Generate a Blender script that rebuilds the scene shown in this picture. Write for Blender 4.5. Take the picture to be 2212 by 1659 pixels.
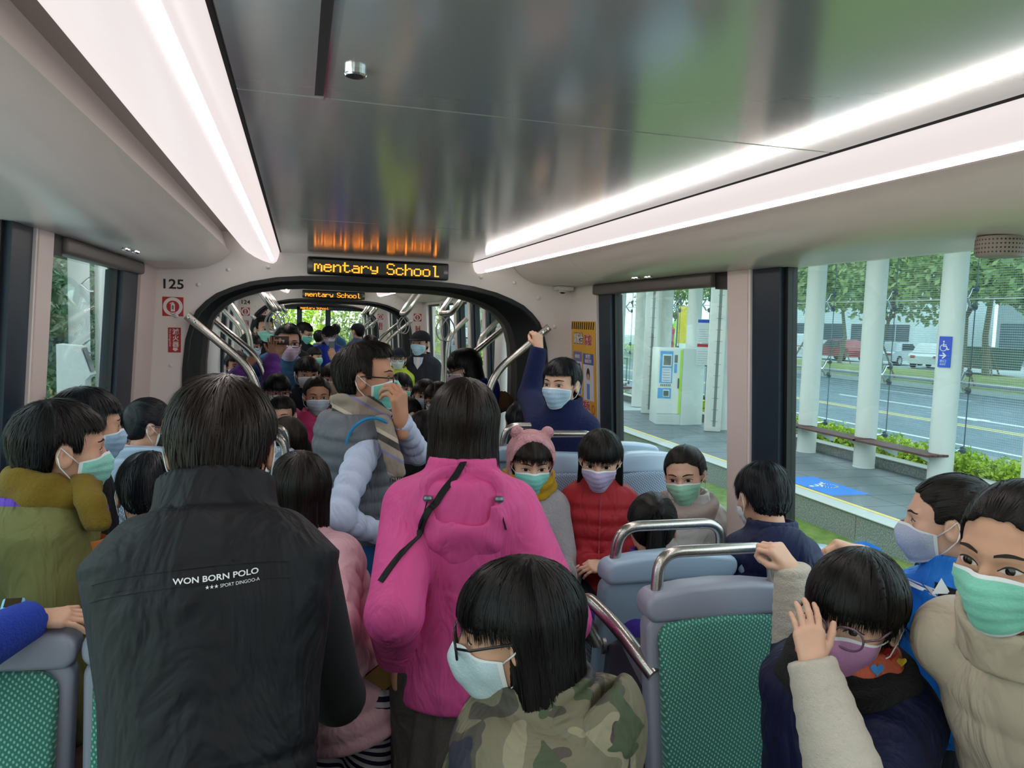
import bpy, bmesh, math, random
import numpy as np
from mathutils import Vector, Matrix
random.seed(7); RNG=np.random.RandomState(7)
for o in list(bpy.data.objects): bpy.data.objects.remove(o)
SC=bpy.context.scene; COL=SC.collection
PI=math.pi
# ------------------------------------------------------------------ camera
F,CX,CY=1665.,1106.,829.5
def _n(v):
    v=np.array(v,float); return v/np.linalg.norm(v)
def _cd(px,py): return np.array([(px-CX)/F,(py-CY)/F,1.])
_y=_n(_cd(645,681)); _h=_n(_cd(1645,715)); _z=_n(np.cross(_y,_h))
if _z[1]>0: _z=-_z
_x=_n(np.cross(_y,_z))
if _x[0]<0: _x=-_x
CM=np.array([_x,_y,_z]); CAMP=np.array([-.41,0,1.84])
def dep(px,py,D): return CAMP+CM@_cd(px,py)*D
def atY(px,py,Y):
    d=CM@_cd(px,py); return CAMP+d*(Y/d[1])
def atX(px,py,X):
    d=CM@_cd(px,py); return CAMP+d*((X-CAMP[0])/d[0])
cam=bpy.data.cameras.new('camera'); cam.sensor_width=36; cam.lens=F/2212*36; cam.clip_start=.05; cam.clip_end=400
co=bpy.data.objects.new('camera',cam); COL.objects.link(co)
r,d,f=CM[:,0],-CM[:,1],-CM[:,2]
co.matrix_world=Matrix(((r[0],d[0],f[0],CAMP[0]),(r[1],d[1],f[1],CAMP[1]),(r[2],d[2],f[2],CAMP[2]),(0,0,0,1)))
SC.camera=co
# ------------------------------------------------------------------ light
W=bpy.data.worlds.new('World'); SC.world=W; W.use_nodes=True
nt=W.node_tree; nt.nodes.clear()
bg=nt.nodes.new('ShaderNodeBackground'); wo=nt.nodes.new('ShaderNodeOutputWorld')
tc=nt.nodes.new('ShaderNodeTexCoord'); nz=nt.nodes.new('ShaderNodeTexNoise'); cr=nt.nodes.new('ShaderNodeValToRGB')
nz.inputs['Scale'].default_value=2.2; nz.inputs['Detail'].default_value=4
cr.color_ramp.elements[0].color=(.80,.86,.90,1); cr.color_ramp.elements[0].position=.3
cr.color_ramp.elements[1].color=(.98,.99,1,1); cr.color_ramp.elements[1].position=.7
nt.links.new(tc.outputs['Generated'],nz.inputs['Vector']); nt.links.new(nz.outputs['Fac'],cr.inputs['Fac'])
nt.links.new(cr.outputs['Color'],bg.inputs['Color']); nt.links.new(bg.outputs[0],wo.inputs[0])
bg.inputs['Strength'].default_value=1.0
SUN=bpy.data.lights.new('sun','SUN'); SUN.energy=.5; SUN.angle=math.radians(40); SUN.color=(1,.97,.92)
so=bpy.data.objects.new('sun',SUN); COL.objects.link(so); so.rotation_euler=(math.radians(38),math.radians(28),0); so.location=(0,0,30)
LIGHT_EMIT=10.5
SC.view_settings.view_transform='Standard'; SC.view_settings.look='None'
SC.view_settings.exposure=1.55; SC.view_settings.gamma=1; SC.view_settings.use_curve_mapping=False
# ------------------------------------------------------------------ materials
MATS={}
def srgb(c):
    if isinstance(c,str):
        c=c.lstrip('#'); c=[int(c[i:i+2],16)/255 for i in (0,2,4)]
    return tuple(x/12.92 if x<=.04045 else ((x+.055)/1.055)**2.4 for x in c)
class NT:
    def __init__(s,name):
        s.m=bpy.data.materials.new(name); s.m.use_nodes=True; s.t=s.m.node_tree; s.b=s.t.nodes['Principled BSDF']; s.o=s.t.nodes['Material Output']
    def n(s,t,**k):
        x=s.t.nodes.new('ShaderNode'+t)
        for a,b in k.items():
            if a.startswith('i_'): x.inputs[a[2:].replace('_',' ')].default_value=b
            else: setattr(x,a,b)
        return x
    def l(s,a,b): s.t.links.new(a,b)
    def math(s,op,a,b=None):
        x=s.n('Math',operation=op)
        for i,v in enumerate((a,b)):
            if v is None: continue
            if isinstance(v,(int,float)): x.inputs[i].default_value=v
            else: s.l(v,x.inputs[i])
        return x.outputs[0]
    def mix(s,f,a,b):
        x=s.n('Mix',data_type='RGBA')
        for i,v in ((0,f),(6,a),(7,b)):
            if isinstance(v,(int,float)): x.inputs[i].default_value=v
            elif isinstance(v,tuple): x.inputs[i].default_value=(*v,1) if len(v)==3 else v
            else: s.l(v,x.inputs[i])
        return x.outputs[2]
    def coord(s,scale=(1,1,1),kind='Object'):
        t=s.n('TexCoord'); m=s.n('Mapping'); m.inputs['Scale'].default_value=scale; s.l(t.outputs[kind],m.inputs[0]); return m.outputs[0]
    def noise(s,vec,scale,detail=3,rough=.55):
        x=s.n('TexNoise',i_Scale=scale,i_Detail=detail,i_Roughness=rough); s.l(vec,x.inputs['Vector']); return x.outputs['Fac']
    def ramp(s,fac,stops,interp='LINEAR'):
        x=s.n('ValToRGB'); x.color_ramp.interpolation=interp; e=x.color_ramp.elements
        while len(e)<len(stops): e.new(.5)
        for q,(p,c) in zip(e,stops): q.position=p; q.color=(*c,1)
        s.l(fac,x.inputs[0]); return x.outputs[0]
    def bump(s,h,strength=.3,dist=.01,prev=None):
        x=s.n('Bump'); x.inputs['Strength'].default_value=strength; x.inputs['Distance'].default_value=dist; s.l(h,x.inputs['Height'])
        if prev is not None: s.l(prev,x.inputs['Normal'])
        return x.outputs[0]
def mat(name,col,rough=.5,metal=0,spec=.5,var=.0,vs=8,bump=0,bs=30,bd=.004,coat=0,emit=0,sheen=0):
    if name in MATS: return MATS[name]
    N=NT(name); b=N.b; c=srgb(col)
    b.inputs['Roughness'].default_value=rough; b.inputs['Metallic'].default_value=metal; b.inputs['Specular IOR Level'].default_value=spec
    b.inputs['Coat Weight'].default_value=coat; b.inputs['Sheen Weight'].default_value=sheen
    if var:
        v=N.coord(); f=N.noise(v,vs); N.l(N.mix(f,tuple(x*(1-var) for x in c),tuple(min(1,x*(1+var)) for x in c)),b.inputs['Base Color'])
    else: b.inputs['Base Color'].default_value=(*c,1)
    if bump:
        v=N.coord(); N.l(N.bump(N.noise(v,bs,4),bump,bd),b.inputs['Normal'])
    if emit: b.inputs['Emission Color'].default_value=(*c,1); b.inputs['Emission Strength'].default_value=emit
    MATS[name]=N.m; return N.m
def glass(name,tint,fres=1.45,rough=0,fac=None):
    if name in MATS: return MATS[name]
    N=NT(name); t=N.n('BsdfTransparent'); t.inputs[0].default_value=(*tint,1); g=N.n('BsdfGlossy',i_Roughness=rough); g.inputs[0].default_value=(.9,.95,.95,1)
    mx=N.n('MixShader')
    if fac is None:
        ge=N.n('NewGeometry'); dt=N.n('VectorMath',operation='DOT_PRODUCT'); N.l(ge.outputs['Normal'],dt.inputs[0]); N.l(ge.outputs['Incoming'],dt.inputs[1])
        q=N.math('POWER',N.math('SUBTRACT',1.0,N.math('ABSOLUTE',dt.outputs['Value'])),5.0); N.l(N.math('ADD',N.math('MULTIPLY',q,.9),.035),mx.inputs[0])
    else: mx.inputs[0].default_value=fac
    N.l(t.outputs[0],mx.inputs[1]); N.l(g.outputs[0],mx.inputs[2]); N.l(mx.outputs[0],N.o.inputs[0])
    MATS[name]=N.m; return N.m
# ------------------------------------------------------------------ objects
def obj(name,me,m=None,parent=None,loc=None,rot=None):
    o=bpy.data.objects.new(name,me); COL.objects.link(o)
    if m is not None and me is not None:
        for q in (m if isinstance(m,(list,tuple)) else [m]): me.materials.append(MATS[q] if isinstance(q,str) else q)
    if parent is not None: o.parent=parent
    if loc is not None: o.location=loc
    if rot is not None: o.rotation_euler=rot
    return o
def tag(o,label,cat,group=None,kind=None):
    o['label']=label; o['category']=cat
    if group: o['group']=group
    if kind: o['kind']=kind
    return o
def thing(name,label,cat,loc=(0,0,0),rz=0,group=None):
    o=bpy.data.objects.new(name,None); COL.objects.link(o); o.location=loc; o.rotation_euler=(0,0,rz); o.empty_display_size=.1
    return tag(o,label,cat,group)
def struct(o):
    o['kind']='structure'; return o
def copy_tree(o,parent=None):
    c=o.copy(); COL.objects.link(c); c.parent=parent
    for ch in o.children: copy_tree(ch,c)
    return c
class MB:
    """collects geometry for ONE mesh"""
    def __init__(s): s.v=[]; s.f=[]; s.mi=[]; s.k=0
    def add(s,v,f,mi=None):
        b=len(s.v); s.v+= [tuple(map(float,p)) for p in v]; s.f+=[tuple(i+b for i in q) for q in f]; s.mi+=[s.k if mi is None else mi]*len(f); return s
    def box(s,a,b):
        x0,y0,z0=a; x1,y1,z1=b
        return s.add([(x0,y0,z0),(x1,y0,z0),(x1,y1,z0),(x0,y1,z0),(x0,y0,z1),(x1,y0,z1),(x1,y1,z1),(x0,y1,z1)],[(3,2,1,0),(4,5,6,7),(0,1,5,4),(1,2,6,5),(2,3,7,6),(3,0,4,7)])
    def rbox(s,a,b,r=.01,seg=2):
        bm=bmesh.new(); bmesh.ops.create_cube(bm,size=1)
        for v in bm.verts: v.co=Vector([a[i]+(v.co[i]+.5)*(b[i]-a[i]) for i in range(3)])
        bmesh.ops.bevel(bm,geom=list(bm.edges),offset=r,segments=seg,profile=.5,affect='EDGES'); return s.bm(bm)
    def bm(s,bm,mtx=None):
        bm.verts.index_update(); vs=[(mtx@v.co if mtx else v.co)[:] for v in bm.verts]; fs=[[v.index for v in f.verts] for f in bm.faces]; bm.free(); return s.add(vs,fs)
    def prism(s,poly,y0,y1,ax='y',cap=True):
        """poly of (u,w): ax y -> (x,z); x -> (y,z); z -> (x,y)"""
        n=len(poly)
        def P(u,w,t): return {'y':(u,t,w),'x':(t,u,w),'z':(u,w,t)}[ax]
        v=[P(u,w,y0) for u,w in poly]+[P(u,w,y1) for u,w in poly]
        f=[(i,(i+1)%n,n+(i+1)%n,n+i) for i in range(n)]
        if cap: f+=[tuple(range(n))[::-1],tuple(range(n,2*n))]
        return s.add(v,f)
    def sheet(s,line,y0,y1,th=0,ny=1):
        n=len(line); v=[]; 
        for j in range(ny+1):
            y=y0+(y1-y0)*j/ny; v+=[(x,y,z) for x,z in line]
        f=[(j*n+i,j*n+i+1,(j+1)*n+i+1,(j+1)*n+i) for j in range(ny) for i in range(n-1)]
        return s.add(v,f)
    def grid(s,P,closed_u=False):
        """P[u][v] points"""
        P=np.asarray(P,float); nu,nv=P.shape[:2]; v=P.reshape(-1,3)
        f=[(i*nv+j,((i+1)%nu)*nv+j,((i+1)%nu)*nv+j+1,i*nv+j+1) for i in range(nu if closed_u else nu-1) for j in range(nv-1)]
        return s.add(v,f)
    def tube(s,pts,r,n=10,cap=True,closed=False):
        pts=[np.array(p,float) for p in pts]; m=len(pts); rr=r if isinstance(r,(list,tuple,np.ndarray)) else [r]*m
        up=None; V=[]
        for i in range(m):
            if closed: t=pts[(i+1)%m]-pts[i-1]
            else: t=pts[min(i+1,m-1)]-pts[max(i-1,0)]
            t=t/(np.linalg.norm(t)+1e-12)
            if up is None:
                up=np.array([0,0,1.]) if abs(t[2])<.9 else np.array([1.,0,0])
            a=up-t*(up@t); a/=np.linalg.norm(a)+1e-12; b=np.cross(t,a); up=a
            V+=[pts[i]+rr[i]*(a*math.cos(2*PI*k/n)+b*math.sin(2*PI*k/n)) for k in range(n)]
        f=[(i*n+k,i*n+(k+1)%n,((i+1)%m)*n+(k+1)%n,((i+1)%m)*n+k) for i in range(m if closed else m-1) for k in range(n)]
        if cap and not closed: f+=[tuple(range(n))[::-1],tuple(range((m-1)*n,m*n))]
        return s.add(V,f)
    def lathe(s,prof,c=(0,0,0),n=20,axis='z',cap=True):
        V=[];m=len(prof)
        for r,h in prof:
            for k in range(n):
                a=2*PI*k/n; x,y=r*math.cos(a),r*math.sin(a)
                V.append({'z':(c[0]+x,c[1]+y,c[2]+h),'y':(c[0]+x,c[1]+h,c[2]+y),'x':(c[0]+h,c[1]+x,c[2]+y)}[axis])
        f=[(i*n+k,i*n+(k+1)%n,(i+1)*n+(k+1)%n,(i+1)*n+k) for i in range(m-1) for k in range(n)]
        if cap: f+=[tuple(range(n))[::-1],tuple(range((m-1)*n,m*n))]
        return s.add(V,f)
    def mesh(s,name,smooth=None):
        me=bpy.data.meshes.new(name); me.from_pydata(s.v,[],s.f)
        if any(s.mi): me.polygons.foreach_set('material_index',s.mi)
        bm=bmesh.new(); bm.from_mesh(me); bmesh.ops.recalc_face_normals(bm,faces=bm.faces); bm.to_mesh(me); bm.free()
        if smooth is not None:
            me.polygons.foreach_set('use_smooth',[True]*len(me.polygons))
            if smooth<3: me.set_sharp_from_angle(angle=smooth)
        me.update(); return me
    def build(s,name,m,parent=None,smooth=.6,loc=None,rot=None): return obj(name,s.mesh(name,smooth),m,parent,loc,rot)
def bez(pts,rad,seg=6):
    """polyline with rounded corners"""
    pts=[np.array(p,float) for p in pts]; out=[pts[0]]
    for i in range(1,len(pts)-1):
        a,b,c=pts[i-1],pts[i],pts[i+1]; r=min(rad,np.linalg.norm(a-b)*.49,np.linalg.norm(c-b)*.49)
        p=b+(a-b)/np.linalg.norm(a-b)*r; q=b+(c-b)/np.linalg.norm(c-b)*r
        for k in range(seg+1):
            t=k/seg; out.append((1-t)**2*p+2*t*(1-t)*b+t*t*q)
    out.append(pts[-1]); return out
_dg=None
def text_mesh(txt,size,align='CENTER',depth=.0005,bold=0,sx=1):
    cu=bpy.data.curves.new('t','FONT'); cu.body=txt; cu.size=size; cu.align_x=align; cu.align_y='CENTER'; cu.extrude=depth; cu.offset=bold; cu.resolution_u=3
    o=bpy.data.objects.new('t',cu); COL.objects.link(o); dg=bpy.context.evaluated_depsgraph_get(); me=bpy.data.meshes.new_from_object(o.evaluated_get(dg))
    bpy.data.objects.remove(o); bpy.data.curves.remove(cu)
    if sx!=1:
        for v in me.vertices: v.co.x*=sx
    return me
def text(name,txt,size,m,mtx,parent=None,**k):
    me=text_mesh(txt,size,**k); me.transform(mtx); me.name=name; me.materials.clear(); return obj(name,me,m,parent)
def frame_m(o,x,y):
    """matrix: local x,y -> world vectors, origin o"""
    x=Vector(x).normalized(); y=Vector(y).normalized(); z=x.cross(y)
    return Matrix(((x[0],y[0],z[0],o[0]),(x[1],y[1],z[1],o[1]),(x[2],y[2],z[2],o[2]),(0,0,0,1)))
# ------------------------------------------------------------------ tram materials
mat('panel_white','#e3dbd6',.42,var=.03,vs=3); mat('panel_cove','#d8cec6',.28,spec=.5)
mat('pillar_pink','#d8c6c1',.4,var=.03); mat('frame_navy','#1b2a38',.4,spec=.4); mat('rubber_black','#0b0b0e',.45); mat('seal_black','#060708',.5)
mat('blind_box','#5b5350',.45); mat('ring_grey','#5c5855',.5); mat('floor_grey','#55575a',.6,var=.1,vs=60); mat('floor_dark','#3b3c40',.6,var=.1,vs=80)
mat('recess_grey','#8b8680',.3); mat('recess_light','#d0c8c2',.4); mat('chrome','#d9d9dc',.12,1); mat('dark_slot','#141414',.6); mat('white_plastic','#d8d4d2',.3)
mat('sign_black','#08080a',.25); mat('led_off','#3c4038',.5); mat('print_black','#15151a',.5); mat('sign_red','#b3262d',.4); mat('sign_white','#e4dfdc',.45); mat('grille','#8c7f78',.5)
def steel(name='brushed_steel',c='#b9b4ae',r=.28):
    N=NT(name); b=N.b; b.inputs['Metallic'].default_value=1; b.inputs['Base Color'].default_value=(*srgb(c),1)
    v=N.coord((900,900,12)); f=N.noise(v,1,2); x=N.n('MapRange'); x.inputs[3].default_value=r-.06; x.inputs[4].default_value=r+.08; N.l(f,x.inputs[0]); N.l(x.outputs[0],b.inputs['Roughness'])
    MATS[name]=N.m
steel()
def ceil_mat():
    N=NT('ceiling_satin'); b=N.b; b.inputs['Metallic'].default_value=.6; b.inputs['Base Color'].default_value=(*srgb('#bfc2be'),1); b.inputs['Specular IOR Level'].default_value=.6
    v=N.coord((3,400,1)); f=N.noise(v,1,3); x=N.n('MapRange'); x.inputs[3].default_value=.11; x.inputs[4].default_value=.19; N.l(f,x.inputs[0]); N.l(x.outputs[0],b.inputs['Roughness'])
    MATS['ceiling_satin']=N.m
ceil_mat()
def lamp_mat():
    N=NT('lamp_diffuser'); b=N.b; b.inputs['Base Color'].default_value=(.08,.075,.075,1); b.inputs['Roughness'].default_value=.3
    b.inputs['Emission Color'].default_value=(1,.90,.89,1); b.inputs['Emission Strength'].default_value=.28; MATS['lamp_diffuser']=N.m
    N=NT('lamp_core'); b=N.b; b.inputs['Emission Color'].default_value=(1,.90,.87,1); b.inputs['Emission Strength'].default_value=LIGHT_EMIT; MATS['lamp_core']=N.m
lamp_mat()
mat('led_on','#ff8a1c',.5,emit=1.3)
glass('window_glass',(.82,.915,.925)); glass('clear_glass',(.86,.95,.95)); 
def Wl(z): return 1.09+.06*(2.03-z)
def piece(mb,s,y0,y1,z0,z1,o0,o1,n=1):
    p=[(s*(Wl(z0)+o0),z0),(s*(Wl(z1)+o0),z1),(s*(Wl(z1)+o1),z1),(s*(Wl(z0)+o1),z0)]
    return mb.prism(p,y0,y1)
ARCH=[(.985,0),(.98,1.0),(.97,1.55),(.955,1.70),(.93,1.79),(.905,1.845),(.86,1.895),(.81,1.935),(.74,1.968),(.65,2.0),(.52,2.028),(.40,2.04),(.2,2.047),(0,2.05)]
def arch(sc=1.,dz=0.,off=0.):
    R=[(x*sc+ (off if i<5 else off*.9*(x/.97)), z+dz+(0 if i<3 else off*(1-x/1.0)*1.0+ (off*.5 if i>4 else 0))) for i,(x,z) in enumerate(ARCH)]
    return R+[(-x,z) for x,z in R[::-1][1:]]
SIDE={-1:'left',1:'right'}
# ---- floor / ceiling
fl=struct(MB().box((-1.3,-3,-.12),(1.3,4.2,0)).build('floor','floor_grey',smooth=None))
MB().box((-1.0,4.2,-.12),(1.0,4.9,.0)).build('gangway_plate','floor_dark',fl)
MB().box((-1.3,4.9,-.12),(1.3,20,0)).build('floor_sheet','floor_grey',fl)
for s in (-1,1): MB().rbox((s*.4 if s>0 else -1.2,2.55,0),(1.2 if s>0 else -.4,4.0,.15),.015).build('podium','floor_dark',fl)
ce=struct(MB().box((-1.35,-3,2.30),(1.35,20,2.36)).build('ceiling','panel_white',smooth=None))
def module_roof(y0,y1,seams,full=True):
    ys=[y0]+seams+[y1]
    for a,b in zip(ys[:-1],ys[1:]):
        MB().rbox((-.5,a+.0012,2.16),(.5,b-.0012,2.20),.002,1).build('ceiling_panel','ceiling_satin',ce,None)
    for s in (-1,1):
        cv=[(.745,2.150),(.752,2.142),(.775,2.115),(.81,2.09),(.86,2.066),(.92,2.056),(1.0,2.052),(1.16,2.05)]
        out=cv+[(1.16,2.075),(.92,2.08),(.83,2.11),(.775,2.15),(.76,2.16)]
        cs=[y0,y0+(y1-y0)*.62,y1] if y0>0 else [y0,.35,3.3,y1]
        for a,b in zip(cs[:-1],cs[1:]):
            MB().prism([(s*x,z) for x,z in out],a+.001,b-.001).build('cove_panel','panel_cove',ce,.5)
        MB().prism([(s*x,z) for x,z in [(.70,2.24),(.725,2.25),(.79,2.25),(.79,2.26),(.70,2.26)]],y0,y1).build('cove_recess','recess_grey',ce,.5)
        MB().prism([(s*x,z) for x,z in [(.762,2.16),(.79,2.25),(.80,2.25),(.775,2.155)]],y0,y1).build('cove_side','recess_light',ce,.5)
        MB().prism([(s*x,z) for x,z in [(.5,2.161),(.506,2.158),(.506,2.20),(.5,2.20)]],y0,y1).build('ceiling_edge','dark_slot',ce,None)
def lamp(s,y0,y1,label):
    t=thing('ceiling_light',label,'light strip',(s*.6,(y0+y1)/2,2.15),0,'ceiling light strips')
    c=(y0+y1)/2; L=(y1-y0)/2
    dif=[(.508,2.163),(.513,2.135),(.522,2.112),(.537,2.101),(.556,2.102),(.59,2.112),(.63,2.130),(.668,2.154),(.698,2.184),(.698,2.232),(.508,2.232)]
    cuts=[-L,-L+2*L*.5,L] 
    for a,b in zip(cuts[:-1],cuts[1:]): MB().prism([(s*x-s*.6,z-2.15) for x,z in dif],a+.001,b-.001).build('diffuser','lamp_diffuser',t,1.0)
    core=[(.528,2.107),(.533,2.0985),(.541,2.0985),(.546,2.1035)]
    MB().prism([(s*x-s*.6,z-2.15) for x,z in core],-L+.003,L-.22).build('glow_line','lamp_core',t,.4)
module_roof(-3,4.19,[-.3,1.2,2.7])
lamp(-1,-3,4.185,'wide glowing strip light above the seats on the left, close to camera')
lamp(1,-3,4.185,'long slim glowing strip light above the right-hand windows')
for a,b,k in ((4.95,9.65,'beyond the first gangway'),(10.4,13.9,'in the third section'),(14.6,19.0,'by the driver cab')):
    module_roof(a,b,[(a+b)/2])
    for s in (-1,1): lamp(s,a,b,f'{SIDE[s]} ceiling strip light {k}')
# small ceiling fittings
MB().box((-.3915,-.5,2.1585),(-.379,1.185,2.1615)).build('ceiling_slot','dark_slot',ce,None)
MB().box((-.3785,-.5,2.157),(-.3765,1.20,2.161)).build('slot_lip','chrome',ce,None)
dl=thing('ceiling_button','small round chrome fitting with dark centre on the ceiling','ceiling fitting',(-.342,1.052,2.16))
MB().lathe([(.0145,0),(.0145,-.006),(.013,-.008),(.010,-.008)],n=28,cap=False).build('ring','chrome',dl); MB().lathe([(.010,-.0078),(.006,-.0085),(.001,-.0088)],n=24).build('centre','sign_black',dl)
# ---- side walls, module 1
WIN=[0]
def window(s,y0,y1,z0,z1,off=.045,gm='window_glass',label=None):
    WIN[0]+=1; w=bpy.data.objects.new('window_%d'%WIN[0],None); COL.objects.link(w); struct(w); w.location=(s*1.1,(y0+y1)/2,z0)
    def L(mb): mb.v=[(x-s*1.1,y-(y0+y1)/2,z-z0) for x,y,z in mb.v]; return mb
    L(piece(MB(),s,y0,y1,z0,z1,off,off+.006)).build('pane',gm,w,None)
    f=MB(); t=.022
    piece(f,s,y0-t,y0,z0-t,z1+t,off-.015,off+.02); piece(f,s,y1,y1+t,z0-t,z1+t,off-.015,off+.02); piece(f,s,y0,y1,z0-t,z0,off-.015,off+.02); piece(f,s,y0,y1,z1,z1+t,off-.015,off+.02)
    L(f).build('seal','seal_black',w,None)
    return w
for s in (-1,1):
    w=struct(MB().box((s*1.2,-3,0),(s*1.26,4.2,.80)).build('wall_'+SIDE[s],'panel_white',smooth=None))
    piece(MB(),s,-3,4.2,.76,.82,.0,.08).build('sill','panel_white',w,None)
    piece(MB(),s,-3,4.2,2.1,2.34,.02,.1).build('wall_header','panel_white',w,None)
    piece(MB(),s,2.385,2.515,.8,2.12,0,.09).build('pillar','pillar_pink',w,None)
    piece(MB(),s,2.372,2.387,.8,2.12,.004,.085).build('pillar_edge','panel_white',w,None)
    piece(MB(),s,2.215,2.372,.8,2.12,.012,.08).build('window_surround','frame_navy',w,None)
    piece(MB(),s,3.80,4.2,.8,2.12,0,.08).build('pillar','pillar_pink' if s<0 else 'panel_white',w,None)
    n0=3.50 if s<0 else 3.645
    piece(MB(),s,n0,3.80,.8,2.0,.012,.08).build('window_surround','frame_navy',w,None)
    piece(MB(),s,-3,-2.2,.8,2.12,0,.08).build('pillar','panel_white',w,None)
    piece(MB(),s,-.1,.02,.8,2.12,.012,.08).build('window_surround','frame_navy',w,None)
    window(s,-2.18,-.12,.84,2.06); window(s,.04,2.195,.84,2.07)
    window(s,2.555,n0-.02,.84,2.005)
    bb=MB(); bb.rbox((-.03,2.60,1.998),(.02,3.80,2.052),.012,3); bb.v=[(s*(Wl(2.03)+.005)+x,y,z) for x,y,z in bb.v]
    b=bb.build('roller_blind','blind_box'); tag(b,'dark roller blind box above the %s window'%('left rear' if s<0 else 'ticket machine'),'blind')
    piece(MB(),s,2.515,2.60,1.99,2.06,.0,.06).build('blind_end','seal_black',b,None)
    for k,(dy) in enumerate((0,.10)):
        c=tag(MB().lathe([(.011,0),(.011,-.006),(.007,-.009),(.001,-.009)],n=14).build('soffit_button','chrome',None,.6,loc=(s*(.99-.012*k),2.95+dy,2.0515)),'small chrome button under the %s cove, %s of two'%(SIDE[s],('nearer','farther')[k]),'button')
        MB().lathe([(.011,0),(.011,-.006),(.007,-.009),(.001,-.009)],c=(0,.03,0),n=14).build('twin_button','chrome',c)
wb=struct(MB().box((-1.3,-3.06,0),(1.3,-3,2.36)).build('wall_back','panel_white',smooth=None))
# ---- portals
def portal(Y,name):
    op=arch(); n=len(op); V=[]; fa=[]
    def outer(x,z):
        if z<1.6: return (1.26*(1 if x>0 else -1),z)
        t=(z-1.6)/.45; a=abs(x)/.97
        return (math.copysign(min(1.26,1.26*a*1.25),x),2.34) if z>1.86 else (math.copysign(1.26,x),1.6+ (2.34-1.6)*min(1,(z-1.6)/.26))
    for y in (Y,Y+.03):
        V+=[(x,y,z) for x,z in op]+[(outer(x,z)[0],y,outer(x,z)[1]) for x,z in op]
    for b in (0,2*n):
        fa+=[(b+i,b+i+1,b+n+i+1,b+n+i) for i in range(n-1)]
    fa+=[(i,i+1,2*n+i+1,2*n+i) for i in range(n-1)]
    w=struct(MB().add(V,fa).build(name,'panel_white',None,None))
    # lip + bellows folds + inner ring
    def ring(mb,y0,y1,a,b):
        A=[(x,y0,z) for x,z in a]; B=[(x,y1,z) for x,z in b]; mb.grid([A,B]); return mb
    L=MB(); a0=arch(off=0.004); a1=arch(off=-.018); ring(L,Y-.012,Y-.012,a0,a1); ring(L,Y-.012,Y+.03,a1,a1); ring(L,Y-.012,Y+.01,a0,a0)
    L.build('rubber_lip','rubber_black',w,.5)
    N=9; y=Y+.03; dy=.62/N
    for k in range(N):
        m=MB(); ring(m,y+.004,y+dy*.5,arch(off=-.016),arch(off=.028)); ring(m,y+dy*.5,y+dy,arch(off=.028),arch(off=.026)); ring(m,y+.004,y-.012,arch(off=-.016),arch(off=.026)); m.build('bellows_fold','rubber_black',w,.5); y+=dy
    G=MB(); i0=arch(off=-.035); i1=arch(off=.06); yy=Y+.66
    ring(G,yy,yy,i0,i1); ring(G,yy,yy+.09,i0,i0); ring(G,yy+.09,yy+.09,i0,i1); G.build('inner_ring','ring_grey',w,.5)
    return w
def rivet(w,x,z,Y): MB().lathe([(.011,0),(.010,-.004),(.006,-.008),(.001,-.009)],c=(x,Y,z),n=12,axis='y').build('rivet','sign_white',w,1.5)
P1=portal(4.2,'wall_end')
for p in [(428,615),(493,583),(579,577),(381,683),(369,789),(1039,599),(1111,611),(1163,644),(1198,706)]:
    q=atY(*p,4.2); rivet(P1,q[0],q[2],4.2)
P2=portal(9.7,'wall_second_gangway'); P3=portal(13.9,'wall_third_gangway')
for P,Y in ((P2,9.7),(P3,13.9)):
    for x,z in ((-.9,1.93),(-.7,2.03),(.55,2.09),(.75,2.05),(.93,1.93),(-1.03,1.7),(1.04,1.75)): rivet(P,x,z,Y)
# ---- side walls of the far modules
def far_walls(y0,y1,posts,doors=()):
    for s in (-1,1):
        w=struct(MB().box((s*1.2,y0,0),(s*1.26,y1,.80)).build('wall_'+SIDE[s],'panel_white',smooth=None))
        piece(MB(),s,y0,y1,2.02,2.34,.0,.1).build('wall_header','panel_white',w,None)
        piece(MB(),s,y0,y0+.12,.8,2.1,0,.08).build('pillar','panel_white',w,None); piece(MB(),s,y1-.3,y1,.8,2.1,0,.08).build('pillar','panel_white',w,None)
        last=y0+.12
        for (yc,kind) in posts:
            wd=.09
            if yc-wd>last+.1: window(s,last+.02,yc-wd-.02,.84,2.0)
            piece(MB(),s,yc-wd,yc-.02,.8,2.05,.01,.08).build('window_surround','frame_navy',w,None); piece(MB(),s,yc-.02,yc+wd,.8,2.05,0,.08).build('pillar','panel_white',w,None)
            last=yc+wd
        if y1-.32>last+.1: window(s,last+.02,y1-.32,.84,2.0)
far_walls(4.95,9.7,[(5.75,0),(6.35,0),(6.95,0),(7.6,0),(8.4,0)]); far_walls(10.4,13.9,[(11.3,0),(12.3,0),(13.1,0)]); far_walls(14.6,19.3,[(15.7,0),(17,0),(18,0)])
# ---- driver cab wall: posts, glass door, windscreen beyond
cb=struct(MB().box((-1.25,19.3,0),(1.25,19.36,.9)).build('wall_cab','frame_navy',smooth=None))
for x0,x1 in ((-1.25,-1.12),(-.45,-.33),(.22,.34),(1.1,1.25)): MB().box((x0,19.3,.9),(x1,19.38,2.1)).build('cab_post','frame_navy',cb,None)
MB().box((-1.25,19.3,1.98),(1.25,19.38,2.3)).build('cab_header','frame_navy',cb,None)
WIN[0]+=1; wn=bpy.data.objects.new('window_%d'%WIN[0],None); COL.objects.link(wn); struct(wn); wn.location=(0,19.34,.9)
for x0,x1 in ((-1.12,-.45),(-.33,.22),(.34,1.1)): MB().box((x0,-.01,0),(x1,0,1.08)).build('pane','clear_glass',wn,None)
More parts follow.
